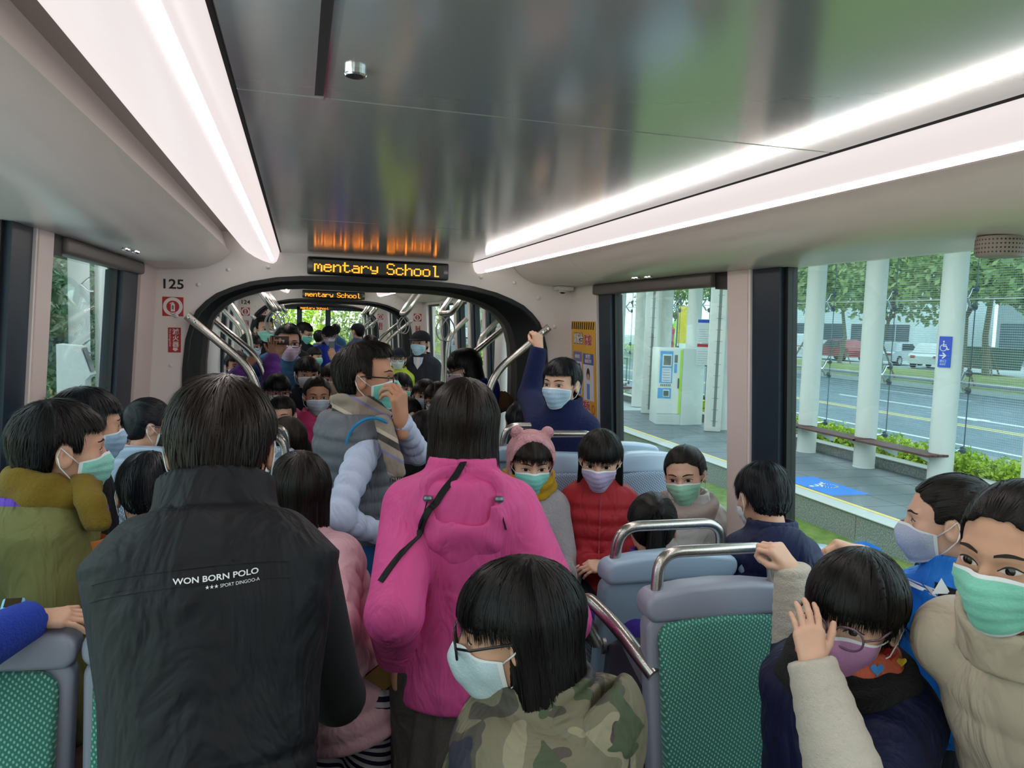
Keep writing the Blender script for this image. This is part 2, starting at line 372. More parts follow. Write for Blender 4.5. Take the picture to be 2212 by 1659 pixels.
# ---- rows of letters on LED signs
FONT={'m':['','','','xx.x.','x.x.x','x.x.x','x.x.x','x...x','x...x'],'e':['','','','.xxx.','x...x','xxxxx','x....','x...x','.xxx.'],'n':['','','','x.xx.','xx..x','x...x','x...x','x...x','x...x'],
't':['','.x...','.x...','xxxx.','.x...','.x...','.x...','.x..x','..xx.'],'a':['','','','.xxx.','....x','.xxxx','x...x','x...x','.xxxx'],'r':['','','','x.xx.','xx..x','x....','x....','x....','x....'],
'y':['','','','x...x','x...x','x...x','.xxxx','....x','.xxx.'],'S':['.xxx.','x...x','x....','x....','.xxx.','....x','....x','x...x','.xxx.'],'c':['','','','.xxx.','x...x','x....','x....','x...x','.xxx.'],
'h':['x....','x....','x....','x.xx.','xx..x','x...x','x...x','x...x','x...x'],'o':['','','','.xxx.','x...x','x...x','x...x','x...x','.xxx.'],'l':['.xx..','..x..','..x..','..x..','..x..','..x..','..x..','..x..','..xxx'],' ':['']*9}
def led_sign(Y,label,w=.74,z0=2.055,z1=2.145):
    t=thing('led_display',label,'display',(0,Y,z0),0,'scrolling destination displays')
    h=z1-z0
    MB().rbox((-w/2,-.055,0),(w/2,-.001,h),.008,2).build('case','sign_black',t)
    MB().box((-w/2+.028,-.0575,.014),(w/2-.028,-.055,h-.014)).build('screen','led_off',t,None)
    pt=.00425; x=-w/2+.034; txt='mentary School'
    for ch in txt:
        m=MB()
        for r,row in enumerate(FONT[ch]):
            for c,q in enumerate(row):
                if q=='x':
                    for a in range(2):
                        for b in range(2):
                            X=x+c*2*pt+a*pt; Z=h-.016-(r*2+b)*pt*.78
                            m.add([(X,-.0585,Z-pt*.66),(X+pt*.78,-.0585,Z-pt*.66),(X+pt*.78,-.0585,Z),(X,-.0585,Z)],[(0,1,2,3)])
        x+=(5.6 if ch!=' ' else 4.6)*2*pt
        if ch!=' ': m.build('letter','led_on',t,None)
    return t
led_sign(4.2,'large orange dot-matrix display nearest the camera, above the first gangway'); led_sign(9.7,'orange dot-matrix display above the second gangway arch'); led_sign(19.3,'smallest orange display, far off above the cab door',.8,1.99,2.07)
# ---- extinguisher stickers + numbers
YF=frame_m((0,0,0),(1,0,0),(0,0,1))
def ext_signs(Y,num,cx=-1.02,zn=1.972,w=None,mir=1):
    m=lambda x,z,dy=-.001: Matrix.Translation((x,Y+dy,z))@YF
    if num: text('number',num,.066,'print_black',m(cx,zn),w,bold=.0012,sx=1.12)
    a=cx+.002
    s=MB().rbox((a-.049,Y-.002,zn-.158),(a+.049,Y-.0003,zn-.062),.0008,1).build('extinguisher_sign','sign_red',w,None); c=zn-.110
    def ringp(r0,r1,y,mm,nm):
        k=MB(); n=40; k.grid([[(a+r*math.cos(2*PI*i/n),y,c+r*math.sin(2*PI*i/n)) for r in (r0,r1)] for i in range(n)],True); k.build(nm,mm,s,None)
    ringp(.030,.046,Y-.003,'sign_white','ring')
    k=MB(); k.box((a-.0095,Y-.0035,c-.024),(a+.0095,Y-.002,c+.010)); k.prism([(a-.0095,c+.010),(a+.0095,c+.010),(a+.005,c+.016),(a-.005,c+.016)],Y-.0035,Y-.002); k.box((a-.004,Y-.0035,c+.016),(a+.004,Y-.002,c+.022)); k.prism([(a-.002,c+.019),(a-.002,c+.022),(a-.014,c+.017),(a-.014,c+.012)],Y-.0035,Y-.002)
    k.build('cylinder_symbol','sign_white',s,None)
    MB().box((a-.005,Y-.0042,c-.014),(a+.005,Y-.0036,c+.006)).build('symbol_panel','recess_grey',s,None)
    k=MB(); k.prism([(a-.016,c-.030),(a-.013,c-.030),(a,c-.039),(a+.013,c-.030),(a+.016,c-.030),(a,c-.042)],Y-.0042,Y-.0034); k.build('arrow_mark','print_black',s,None)
    b=a+.007; z1=zn-.215
    q=MB().rbox((b-.030,Y-.002,z1-.125),(b+.030,Y-.0003,z1),.0008,1).build('extinguisher_plate','sign_red',w,None)
    for i,chh in enumerate('滅火器'): text('character',chh,.031,'sign_white',m(b+.006,z1-.022-i*.032,-.0025),q,bold=.0006)
    text('small_print','Fire extinguisher',.0135,'sign_white',Matrix.Translation((b-.020,Y-.0025,z1-.052))@YF@Matrix.Rotation(-PI/2,4,'Z'),q)
    k=MB(); z=z1-.105; k.prism([(b-.006,z+.004),(b+.014,z+.004),(b+.014,z-.004),(b+.019,z-.004),(b+.004,z-.014),(b-.011,z-.004),(b-.006,z-.004)],Y-.003,Y-.002); k.build('down_arrow','sign_white',q,None)
ext_signs(4.2,'125',w=P1); ext_signs(9.7,'124',w=P2); ext_signs(13.9,None,w=P3,cx=-.98); ext_signs(9.7,None,cx=1.03,w=P2); ext_signs(13.9,None,cx=.99,w=P3)
# ---- grab rails by the portals
def rail(Y,s,label,x0=.945,zt=1.82,mir=1,grp='slanted grab rails at the gangways'):
    t=thing('grab_rail',label,'grab rail',(s*.6,Y,0),0,grp)
    p=[(s*(x0-.6),0,zt),(s*.06,0,1.58),(s*.0,0,1.44),(0,0,0)]
    MB().tube(bez(p,.16,8),.0215,14).build('tube','brushed_steel',t,1.2)
    for k in (0,.035): MB().lathe([(.0085,0),(.0085,-.004),(.004,-.005),(.001,-.004)],c=(s*(x0-.6-.012-k*.8),-.0215,zt-.008-k*.55),n=14,axis='y').build('bolt','chrome',t)
    MB().lathe([(.03,0),(.03,.012),(.02,.016)],n=18).build('floor_flange','brushed_steel',t)
    return t
rail(4.13,-1,'slanted steel grab rail left of the first gangway, below sign 125'); rail(4.13,1,'slanted steel grab rail right of the first gangway, gripped by boy in navy fleece')
rail(5.02,-1,'second slanted grab rail on the left, behind the first one'); rail(5.02,1,'second slanted grab rail on the right, behind woman with black hair')
for Y,k in ((9.62,'just before the second gangway'),(10.5,'just past the second gangway'),(13.8,'before the third gangway'),(14.7,'past the third gangway')):
    for s in (-1,1): rail(Y,s,f'{SIDE[s]} slanted grab rail {k}')
def post_rail(Y,s,label,x=.86,zt=1.86):
    t=thing('grab_pole',label,'grab rail',(s*x,Y,0),0,'curved door poles')
    MB().tube(bez([(s*.16,0,zt),(s*.02,0,1.72),(0,0,1.6),(0,0,0)],.12,8),.020,12).build('tube','brushed_steel',t,1.2); return t
post_rail(5.9,-1,'curved steel pole at the left doors, behind the slanted rails',.74,1.93); post_rail(6.9,-1,'farther curved steel pole at the left doors'); post_rail(6.4,1,'curved steel pole at the right doors behind conductor',.80); post_rail(5.9,1,'short curved steel pole beside the white door box',.95)
# door mechanism boxes
for s,y in ((1,5.55),(-1,6.5)):
    b=MB(); b.rbox((-.05,-.10,0),(.05,.10,1.0),.045,4); o=b.build('door_box','white_plastic',None,.8,loc=(s*1.06,y,.82)); tag(o,'rounded white plastic door housing on the %s beyond the first gangway'%SIDE[s],'door housing')
    MB().rbox((-.053*s-.008,-.03,.44),(-.053*s+.008,.0,.50),.003,1).build('latch','seal_black',o)
# ---- hanging rails with strap loops
def hang(x,Y,label,w=.26,drop=.24,straps=2,L=.5):
    t=thing('hanging_rail',label,'hanging rail',(x,Y,2.13),0,'ceiling rails with strap handles'); s=1 if x>0 else -1
    MB().tube(bez([(s*.16,-L/2,0),(0,-L/2,-drop),(0,L/2,-drop),(s*.16,L/2,0)],.09,7),.020,12).build('tube','brushed_steel',t,1.2)
    for k in range(straps):
        y=-L/2+.14+(L-.28)*(k/(max(1,straps-1))); st=MB().lathe([(.022,-.012),(.024,0),(.022,.012)],c=(0,y,-drop),n=14,axis='y',cap=False).build('strap_clip','recess_grey',t)
        n=22; pts=[]
        for i in range(n):
            a=2*PI*i/n; rr=.055*(1-.55*max(0,math.cos(a))**2); pts.append((rr*math.sin(a)*.9,y+.01*math.sin(a),-drop-.115+.085*math.cos(a)-.0))
        MB().tube(pts,.0048,7,closed=True).build('strap_loop','strap_grey',st)
mat('strap_grey','#8f9191',.4)
hang(.62,5.55,'nearest hanging rail on the right, above man in dark suit'); hang(.62,7.9,'second hanging rail on the right, farther down the car')
for i,(x,y) in enumerate(((-.62,6.6),(-.62,7.5),(-.60,8.4))): hang(x,y,('nearest','middle','farthest')[i]+' hanging rail of the left row past the gangway',straps=3)
for x,y,l in ((.6,11.3,'right hanging rail in the third section'),(.6,12.8,'farther right hanging rail in the third section'),(-.6,11.5,'left hanging rail in the third section'),(-.6,12.9,'farther left hanging rail in the third section')): hang(x,y,l)
# ---- camera dome, speaker grille
q=atY(1215,622,4.12)
t=thing('security_camera','small white dome camera under the right cove by the end wall','camera',(q[0],4.13,2.052)); MB().rbox((-.035,-.05,-.024),(.055,.06,-.0005),.006,2).build('housing','white_plastic',t)
MB().lathe([(.020,-.024),(.018,-.034),(.010,-.041),(.001,-.043)],c=(.0,-.015,0),n=18,cap=False).build('dome','sign_black',t,1.5); MB().lathe([(.024,-.022),(.024,-.030),(.019,-.034)],c=(0,-.015,0),n=18,cap=False).build('dome_ring','white_plastic',t,1.5)
t=thing('speaker_grille','pinkish perforated round housing hanging over the right window','speaker',(1.0,1.30,2.052))
MB().lathe([(.044,0),(.046,-.01),(.046,-.036),(.042,-.041),(.001,-.041)],n=40).build('housing','grille',t,.7)
dm=MB()
for i in range(40):
    for j in range(4):
        a=2*PI*i/40; z=-.008-j*.0085; c=np.array([.0463*math.cos(a),.0463*math.sin(a),z]); u=np.array([-math.sin(a),math.cos(a),0])*.0019; v=np.array([0,0,.0019]); dm.add([c+u*math.cos(b)+v*math.sin(b) for b in np.linspace(0,2*PI,6,False)],[tuple(range(6))])
o=dm.build('perforations','seal_black',t,None); o['kind']='stuff'
q=atX(2195,345,.80); q=np.array([.80,1.0,2.10])
# ---- poster on right end panel
t=bpy.data.objects.new('poster',None); COL.objects.link(t); tag(t,'yellow health notice poster with black hazard stripes beside the navy window frame','poster')
t.location=(Wl(1.55)-.002,4.0,1.55)
mat('poster_yellow','#e2a81c',.4); mat('poster_blue','#3c5aa8',.4); mat('poster_card','#ddd8e4',.4); mat('poster_red','#c22e3a',.4); mat('poster_skin','#d9a27a',.5); mat('poster_lilac','#6f6fb0',.4); mat('poster_sky','#5b93d0',.4)
def PW(u,z,o=0): return ((Wl(1.55+z)-Wl(1.55))-.001-o, -u, z)   # u to the right seen from inside
pg=MB(); pw,ph=.185,.31; pg.add([PW(-pw,-ph),PW(pw,-ph),PW(pw,ph),PW(-pw,ph),PW(-pw,-ph,-.0008),PW(pw,-ph,-.0008),PW(pw,ph,-.0008),PW(-pw,ph,-.0008)],[(0,1,2,3),(4,7,6,5),(0,4,5,1),(1,5,6,2),(2,6,7,3),(3,7,4,0)]); pg.build('sheet','poster_yellow',t,None)
def pquad(nm,m,u0,u1,z0,z1,o=.0008,par=None,sk=0):
    k=MB(); k.add([PW(u0,z0,o),PW(u1,z0,o),PW(u1+sk,z1,o),PW(u0+sk,z1,o)],[(0,1,2,3)]); return k.build(nm,m,par or t,None)
for zz in (.265,-.305):
    for i in range(11): pquad('hazard_stripe','print_black',-.18+i*.0325,-.163+i*.0325,zz,zz+.04,sk=.012)
pquad('blue_card','poster_card',-.155,-.02,-.10,.135); pquad('blue_card','poster_card',.0,.155,-.12,.125)
pquad('card_title','poster_lilac',-.155,-.02,.085,.14,.0012); pquad('card_title','poster_blue',.0,.155,.075,.135,.0012)
def pdisc(nm,m,u,z,ru,rz,o): 
    k=MB(); k.add([PW(u+ru*math.cos(a),z+rz*math.sin(a),o) for a in np.linspace(0,2*PI,20,False)],[tuple(range(20))]); k.build(nm,m,t,None)
for u,z,m in ((-.12,.03,'poster_skin'),(-.062,.025,'poster_skin'),(.075,.005,'poster_skin')):
    pdisc('figure_hair','print_black',u,z+.012,.026,.04,.0014); pdisc('figure_face',m,u,z-.006,.02,.028,.0018); pquad('figure_mask','sign_white',u-.018,u+.016,z-.035,z-.012,.0021); pquad('figure_shirt','poster_sky',u-.024,u+.02,-.098 if u<0 else -.115,z-.034,.0014)
PM=lambda u,z,o: Matrix.Translation(PW(u,z,o))@frame_m((0,0,0),(0,-1,0),(-.06,0,1))
for nm,tx,sz,u,z,m in (('title','請配合',.062,-.068,.21,'sign_white'),('title','防疫!',.062,.085,.205,'poster_red'),('line','禁止搭乘',.072,-.02,-.165,'poster_red'),('line','運輸工具',.06,.03,-.245,'print_black'),('card_text','未戴口罩者',.02,-.088,.112,'sign_white'),('card_text','有症狀者',.022,.078,.118,'sign_white'),('card_text','自主健康管理',.02,.078,.093,'sign_white')):
    if m in('poster_red',): text(nm+'_outline',tx,sz,'sign_white',PM(u,z,.0012),t,bold=.004,sx=.8)
    if m=='sign_white' and sz>.05: text(nm+'_outline',tx,sz,'print_black',PM(u,z,.0012),t,bold=.004,sx=.8)
    text(nm,tx,sz,m,PM(u,z,.0022),t,bold=.0012,sx=.8)
k=MB(); k.grid([[PW(.145+r*math.cos(a)*.8,-.165+r*math.sin(a),.0018) for r in (.02,.028)] for a in np.linspace(0,2*PI,24,False)],True); k.build('prohibition_ring','poster_red',t,None)
pquad('lilac_patch','poster_card',.135,.18,-.30,-.22,.0014)
# ------------------------------------------------------------------ outside
def ground_mats():
    N=NT('grass'); v=N.coord(); f=N.noise(v,6,6,.7); N.l(N.ramp(f,[(.25,srgb('#4d6a2e')),(.5,srgb('#6f8d3c')),(.75,srgb('#9a9a55'))]),N.b.inputs['Base Color']); N.b.inputs['Roughness'].default_value=.9; N.l(N.bump(N.noise(v,70,4),.8,.05),N.b.inputs['Normal']); MATS['grass']=N.m
    N=NT('dry_grass'); v=N.coord(); f=N.noise(v,.5,6,.7); N.l(N.ramp(f,[(.35,srgb('#a39a6a')),(.5,srgb('#8f9a52')),(.65,srgb('#7d9347'))]),N.b.inputs['Base Color']); N.b.inputs['Roughness'].default_value=.95; MATS['dry_grass']=N.m
    N=NT('asphalt'); v=N.coord(); f=N.noise(v,1.2,6,.65); N.l(N.ramp(f,[(.3,srgb('#5f6a74')),(.7,srgb('#737f88'))]),N.b.inputs['Base Color']); N.b.inputs['Roughness'].default_value=.8; MATS['asphalt']=N.m
    N=NT('granite'); v=N.coord(); f=N.noise(v,60,3,.8); N.l(N.ramp(f,[(.35,srgb('#5c6360')),(.55,srgb('#8c928d')),(.7,srgb('#b5b8b2'))]),N.b.inputs['Base Color']); N.b.inputs['Roughness'].default_value=.6; MATS['granite']=N.m
    N=NT('paving'); oi=N.n('ObjectInfo'); v=N.coord(); f=N.noise(v,25,4); a=N.mix(f,srgb('#5f686b'),srgb('#727b7d')); N.l(N.mix(oi.outputs['Random'],a,srgb('#69747a')),N.b.inputs['Base Color']); N.b.inputs['Roughness'].default_value=.45; MATS['paving']=N.m
    for nm,c in (('leaf_a',('#748748','#9db068','#c4cf8e')),('leaf_b',('#3f5a42','#587a58','#76986e')),('leaf_c',('#8fae2e','#b6cf45','#d3e168'))):
        N=NT(nm); v=N.coord(); f=N.noise(v,.9 if nm!='leaf_c' else 5,5,.75); N.l(N.ramp(f,[(.3,srgb(c[0])),(.5,srgb(c[1])),(.7,srgb(c[2]))]),N.b.inputs['Base Color']); N.b.inputs['Roughness'].default_value=.7
        N.b.inputs['Transmission Weight'].default_value=0; MATS[nm]=N.m
ground_mats()
mat('paint_white','#dfe3e2',.7); mat('paint_yellow','#d9c27a',.7); mat('joint','#b4bfc0',.8); mat('edge_strip','#b4bab6',.6,var=.05,vs=30); mat('column_white','#d5d8d2',.4,var=.04,vs=20); mat('bark','#857d6d',.9,var=.25,vs=14,bump=.5,bs=30,bd=.02)
mat('bench_wood','#5a3630',.5,var=.2,vs=20); mat('sign_blue','#2b50c0',.4); mat('ground_blue','#2f7fd6',.6); mat('machine_white','#d7dfdb',.35); mat('machine_blue','#5fa6dc',.4); mat('machine_green','#aadb4a',.4); mat('screen_grey','#5d6a62',.2); mat('paper','#d3dbdd',.6); mat('strip_dots','#76807a',.6)
mat('facade','#9aa3a4',.8,var=.1,vs=.3); mat('facade_white','#cfd6d6',.8,var=.05,vs=.4); mat('shutter','#56636b',.7); mat('win_dark','#38444c',.25); mat('rail_metal','#6f7d82',.4,.8); mat('kerb','#a5aca9',.8,var=.06); mat('bin_green','#5a6c62',.7); mat('tyre','#17181a',.7); mat('car_glass','#1d262c',.1); mat('totem_blue','#2f6fc4',.4)
def fritted():
    N=NT('fritted_glass'); t=N.n('BsdfTransparent'); t.inputs[0].default_value=(.82,.91,.93,1); d=N.n('BsdfDiffuse'); d.inputs[0].default_value=(.62,.72,.72,1); mx=N.n('MixShader')
    v=N.coord((1,34,34)); w=N.n('TexVoronoi',feature='F1'); w.inputs['Scale'].default_value=1; w.inputs['Randomness'].default_value=0; N.l(v,w.inputs['Vector'])
    s=N.math('LESS_THAN',w.outputs['Distance'],.30); N.l(N.math('MULTIPLY',s,.35),mx.inputs[0]); N.l(t.outputs[0],mx.inputs[1]); N.l(d.outputs[0],mx.inputs[2]); N.l(mx.outputs[0],N.o.inputs[0]); MATS['fritted_glass']=N.m
fritted()
g=struct(MB().box((1.45,-20,-.6),(5.3,120,-.35)).build('ground_track','grass',smooth=None)); struct(MB().box((-1.45,-20,-.62),(1.45,120,-.40)).build('ground_trackbed','kerb',smooth=None))
# platform right
pl=struct(MB().box((5.34,3,-.6),(7.64,19.2,-.062)).build('platform_right','joint',smooth=None))
for i in range(13): MB().box((5.30,3+i*1.25,-.6),(5.345,3+(i+1)*1.25-.008,-.065)).build('kerb_stone','granite',pl,None); MB().rbox((5.28,3+i*1.25,-.065),(5.52,3+(i+1)*1.25-.008,-.05),.004,1).build('edge_stone','edge_strip',pl,None)
MB().box((5.525,3,-.062),(5.585,19.2,-.0485)).build('yellow_line','paint_yellow',pl,None)
tm=MB().rbox((.010,.010,0),(.50,.49,.014),.003,1).mesh('paving_tile')
tm.materials.append(MATS['paving'])
for j in range(32):
    for i in range(4):
        y=3+j*.5; 
        if y>15.5 and i>1: continue
        o=bpy.data.objects.new('paving_tile',tm); COL.objects.link(o); o.parent=pl; o.location=(5.59+i*.51,y,-.064); o.scale=(1,1,1)
# wheelchair marking
def wheelchair(par,M,s,m):
    def P(pts,th=.16,closed=False):
        k=MB(); 
        for a,b in zip(pts[:-1],pts[1:]):
            a=np.array(a);b=np.array(b);d=(b-a)/np.linalg.norm(b-a); nn=np.array([-d[1],d[0]])*th/2; a=a-d*th*.3; b=b+d*th*.3
            k.add([M@Vector((*((q)*s),.0)) for q in (a-nn,b-nn,b+nn,a+nn)],[(0,1,2,3)])
        return k.build('wheelchair_symbol',m,par,None)
    P([(0,.55),(-.05,.05),(.45,.05),(.62,-.5),(.85,-.42)]); P([(-.03,.3),(.4,.3)],.12); P([(-.18+.0,.28)]+[(.0+.5*math.cos(a)-.02,-.22+.5*math.sin(a)) for a in np.linspace(2.1,6.1,14)],.13)
    k=MB(); k.add([M@Vector((.14*s*math.cos(a)+.0,.82*s+.14*s*math.sin(a),0)) for a in np.linspace(0,2*PI,14,False)],[tuple(range(14))]); k.build('wheelchair_symbol',m,par,None)
gm=tag(MB().box((5.62,7.55,-.0495),(6.16,8.6,-.0475)).build('floor_marking','ground_blue',None,None),'blue wheelchair marking painted on the platform paving','floor marking')
wheelchair(gm,Matrix.Translation((5.9,8.05,-.0465))@frame_m((0,0,0),(0,1,0),(-1,0,0)),.22,'paint_white')
# planter
pt=struct(MB().box((7.64,3,-.5),(7.82,19.2,.085)).build('planter_wall','granite',smooth=None)); 
for i in range(11): MB().rbox((7.62,3+i*1.48,.085),(7.86,3+(i+1)*1.48-.01,.10),.004,1).build('planter_cap','edge_strip',pt,None)
struct(MB().box((7.82,3,-.5),(8.55,19.2,.0)).build('planter_soil','bark',smooth=None)); struct(MB().box((8.55,-30,-.5),(8.75,120,-.03)).build('kerb_platform','kerb',smooth=None))
def leafmesh(name,centers,radii,n,size,flat=.7,seed=1):
    R=np.random.RandomState(seed); idx=R.randint(0,len(centers),n); d=R.normal(size=(n,3)); d/=np.linalg.norm(d,axis=1)[:,None]; rr=np.array(radii)[idx][:,None] if np.ndim(radii[0])==0 else np.array(radii)[idx]
    c=np.array(centers)[idx]+d*rr*(R.rand(n,1)**.4); a=R.normal(size=(n,3)); a/=np.linalg.norm(a,axis=1)[:,None]; b=np.cross(a,R.normal(size=(n,3))); b/=np.linalg.norm(b,axis=1)[:,None]
    s=size*(.6+.8*R.rand(n,1)); v=np.stack([c-a*s,c+b*s*.55,c+a*s,c-b*s*.55],1).reshape(-1,3); me=bpy.data.meshes.new(name)
    me.vertices.add(4*n); me.vertices.foreach_set('co',v.ravel().astype('f')); me.loops.add(4*n); me.loops.foreach_set('vertex_index',np.arange(4*n,dtype='i')); me.polygons.add(n); me.polygons.foreach_set('loop_start',np.arange(0,4*n,4,dtype='i')); me.update(calc_edges=True); return me
shrubs=['nearest the blue totem','right of the exit sign column','behind the bench under the exit column','behind the middle bench','left of the middle bench','beside the navy window post','far along the planter','at the far end of the planter']
for i in range(8):
    y=6.6+i*1.28; sh=thing('shrub','yellow-green planter shrub '+shrubs[i],'shrub',(8.1,y,0),0,'low shrubs in the platform planter')
    k=MB()
    for j in range(7): a=j*.9; k.tube([(0+.1*math.cos(a),.4*math.sin(a),-.05),(.2*math.cos(a),.55*math.sin(a),.18)],.006,5)
    k.build('stems','bark',sh,None); o=obj('foliage',leafmesh('foliage',[(.0,q,.15+.05*math.sin(q*9)) for q in np.linspace(-.6,.6,12)],[.22]*12,2200,.034,seed=i),'leaf_c',sh); o['kind']='stuff'
# columns, fittings, benches, glass
CY_=[6.5,7.8,9.15,10.45,11.7,13.0,14.28,15.55,16.82,18.11]
names=['cut by the right picture edge','with the blue exit sign','at the near end of the middle bench','at the far end of the middle bench','behind the navy window post','just right of the measuring column','beside the notice boards','behind the ticket machine','left behind the ticket machine','farthest left in the window']
def cyl(r,z0,z1,n=24): return MB().lathe([(r,z0),(r,z1)],n=n)
for y,nm in zip(CY_,names):
    c=thing('platform_column','white round platform column '+nm,'column',(7.4,y,-.05),0,'round platform columns'); cyl(.145,0,3.12).build('shaft','column_white',c); MB().lathe([(.15,0),(.15,.012),(.146,.014)],n=24).build('collar','column_white',c)
    for z in (.42,1.28,2.33):
        f=thing('glass_clamp','steel glass clamp %s, column %s'%({.42:'low down',1.28:'at mid height',2.33:'high up'}[z],nm),'clamp',(7.55,y-.06,z),0,'spider clamps holding the platform glass')
        zz=(-.1,.12) if z>.5 else (0,)
        for q in zz:
            MB().tube([(-.01,0,.0),(.05,.02,q*.5),(.10,.05,q),(.19,.05,q)],.018,8).build('arm','chrome',f,1.2); MB().lathe([(.046,0),(.046,.02),(.03,.03)],c=(.16,.05,q),n=16,axis='x').build('disc','rail_metal',f)
        MB().lathe([(.024,-.07),(.024,.0)],n=12,axis='x').build('boss','chrome',f)
ps=struct(MB().box((7.2,3,3.0),(7.62,20,3.3)).build('canopy_beam','column_white',smooth=None)); struct(MB().box((6.2,3,3.3),(9.0,20,3.42)).build('canopy_roof','facade_white',smooth=None))
ys=[5.2]+[y-.01 for y in CY_]+[19.6]

WIN[0]+=1; gw=bpy.data.objects.new('window_%d'%WIN[0],None); COL.objects.link(gw); struct(gw); gw.location=(7.73,12,0)
for a,b in zip(ys[:-1],ys[1:]):
    for z0,z1 in ((.42,1.275),(1.285,2.325),(2.335,3.02)): MB().box((0,a-12+.004,z0),(.012,b-12-.004,z1)).build('glass_panel','fritted_glass' if b<11.8 else 'clear_glass',gw,None)
for y in ys[1:-1]: MB().tube([(.004,y-12,.40),(.004,y-12,3.02)],.007,6).build('glass_seam','rail_metal',gw,None)
for z in (1.28,2.33): MB().box((-.002,5.2-12,z-.006),(.014,19.6-12,z+.006)).build('glass_seam','paint_white',gw,None)
for a,b,nm in ((7.65,8.98,'below the exit sign'),(8.93,10.25,'in the middle'),(10.2,11.55,'beside the navy window post'),(16.95,18.3,'left of the ticket machine')):
    t=thing('bench','long slatted dark-wood platform bench '+nm,'bench',(7.2,(a+b)/2,.36),0,'platform benches'); L=(b-a)/2
    for i in range(4): MB().rbox((-.16+i*.085,-L,0),(-.085+i*.085,L,.028),.004,1).build('slat','bench_wood',t,None)
    for y in (-L*.7,L*.3): MB().prism([(-.14,-.0),(.18,-.0),(.18,-.14),(.10,-.12)],y-.012,y+.012).build('bracket','machine_white',t,None)
# exit plate on column
ep=tag(MB().box((-.075,-.005,-.19),(.075,.0,.19)).build('exit_sign','sign_blue',None,None,loc=(7.265,7.73,1.66),rot=(0,0,-1.15)),'blue exit sign with wheelchair and arrow on a white column','sign')
EM=Matrix.Translation((0,-.0055,0))@YF
wheelchair(ep,EM@Matrix.Translation((-.02,.065,0)),.075,'sign_white')
k=MB(); k.add([EM@Vector((*p,0)) for p in ((-.06,-.04),(.0,-.04),(.0,-.052),(-.06,-.052))],[(0,1,2,3)]); k.build('arrow_shaft','sign_white',ep,None)
for sg in (1,-1): k=MB(); k.add([EM@Vector((x,-.046+sg*y,0)) for x,y in ((.02,.0),(-.02,.04),(-.032,.03),(.004,-.004))],[(0,1,2,3)]); k.build('arrow_head','sign_white',ep,None)
text('exit_word','出口',.04,'sign_white',EM@Matrix.Translation((-.015,-.115,.0004)),ep); text('exit_word','EXIT',.034,'sign_white',EM@Matrix.Translation((-.015,-.155,.0004)),ep)
# measuring columns (flat white with dotted strip)
for (x,y,nm) in ((7.02,12.7,'right of the ticket machine'),(7.0,15.4,'behind the ticket machine')):
    c=thing('service_column','flat-sided white column with a dotted perforated strip '+nm,'column',(x,y,-.05),-.5,'perforated service columns')
    MB().rbox((-.15,-.1,0),(.15,.1,3.1),.03,3).build('shaft','column_white',c); MB().box((.0,-.102,.1),(.052,-.1,3)).build('perforated_strip','strip_dots',c,None)
    for i in range(14): MB().box((-.03,-.103,.2+i*.21),(.09,-.1015,.206+i*.21)).build('tick','shutter',c,None)
# ticket machine
t=thing('ticket_machine','tall white ticket machine with blue panel and lime stripe on the platform','machine',(6.74,13.55,-.05),math.radians(-14))
MB().rbox((-.42,0,0),(.06,.62,1.5),.012,2).build('body','machine_white',t); MB().prism([(.06,0.0),(.55,.22),(.55,.62),(.06,.62)],0,1.5,'z').build('side_cabinet','machine_white',t,None)
MB().rbox((-.41,-.012,.22),(.045,.001,1.47),.004,1).build('door','machine_white',t); MB().box((-.0,-.016,.22),(.045,-.012,1.47)).build('lime_stripe','machine_green',t,None)
MB().box((-.39,-.016,.82),(-.14,-.012,1.44)).build('blue_panel','machine_blue',t,None); MB().rbox((-.345,-.03,1.14),(-.165,-.012,1.38),.006,1).build('screen_frame','machine_white',t); MB().box((-.325,-.034,1.17),(-.185,-.030,1.35)).build('screen','screen_grey',t,None)
MB().box((-.345,-.02,.84),(-.165,-.016,1.11)).build('fare_notice','paper',t,None)
for i in range(5): MB().box((-.33,-.0215,.87+i*.05),(-.185,-.0205,.878+i*.05)).build('notice_line','poster_lilac',t,None)
MB().box((-.41,-.016,.52),(-.15,-.012,.72)).build('coin_panel','machine_blue',t,None); MB().rbox((-.31,-.028,.55),(-.18,-.014,.69),.005,1).build('tray','paper',t); MB().box((-.30,-.031,.57),(-.2,-.028,.67)).build('tray_opening','screen_grey',t,None)
for i in range(6): MB().box((-.36+i*.035,-.02,.755),(-.345+i*.035,-.015,.80)).build('slot','shutter',t,None)
MB().box((-.11,-.018,1.22),(-.05,-.012,1.37)).build('card_reader','screen_grey',t,None); MB().box((-.11,-.016,1.02),(-.055,-.012,1.2)).build('card_label','machine_blue',t,None); MB().rbox((-.03,-.04,.72),(-.005,-.01,.92),.01,2).build('handle','shutter',t)
for r in range(3):
    for i in range(6): MB().box((-.38+i*.05,-.002,.07+r*.04),(-.345+i*.05,.0,.078+r*.04)).build('vent','joint',t,None)
# notice boards
for (px,py,h,mm,lb) in ((1520,715,.46,'sign_blue','white notice board with a blue header'),(1518,765,.42,'sign_red','white notice board with a red header')):
    q=atX(px,py,7.2); t=tag(MB().box((-.12,-.01,-h/2),(.12,.0,h/2)).build('notice_board','paper',None,None,loc=q,rot=(0,0,-.5)),lb+' hung beside a platform column','sign')
    MB().box((-.115,-.012,h/2-.07),(.115,-.01,h/2-.01)).build('header',mm,t,None)
    for i in range(6): MB().box((-.1,-.0115,-h/2+.03+i*.045),(.09,-.0105,-h/2+.042+i*.045)).build('text_line','joint',t,None)
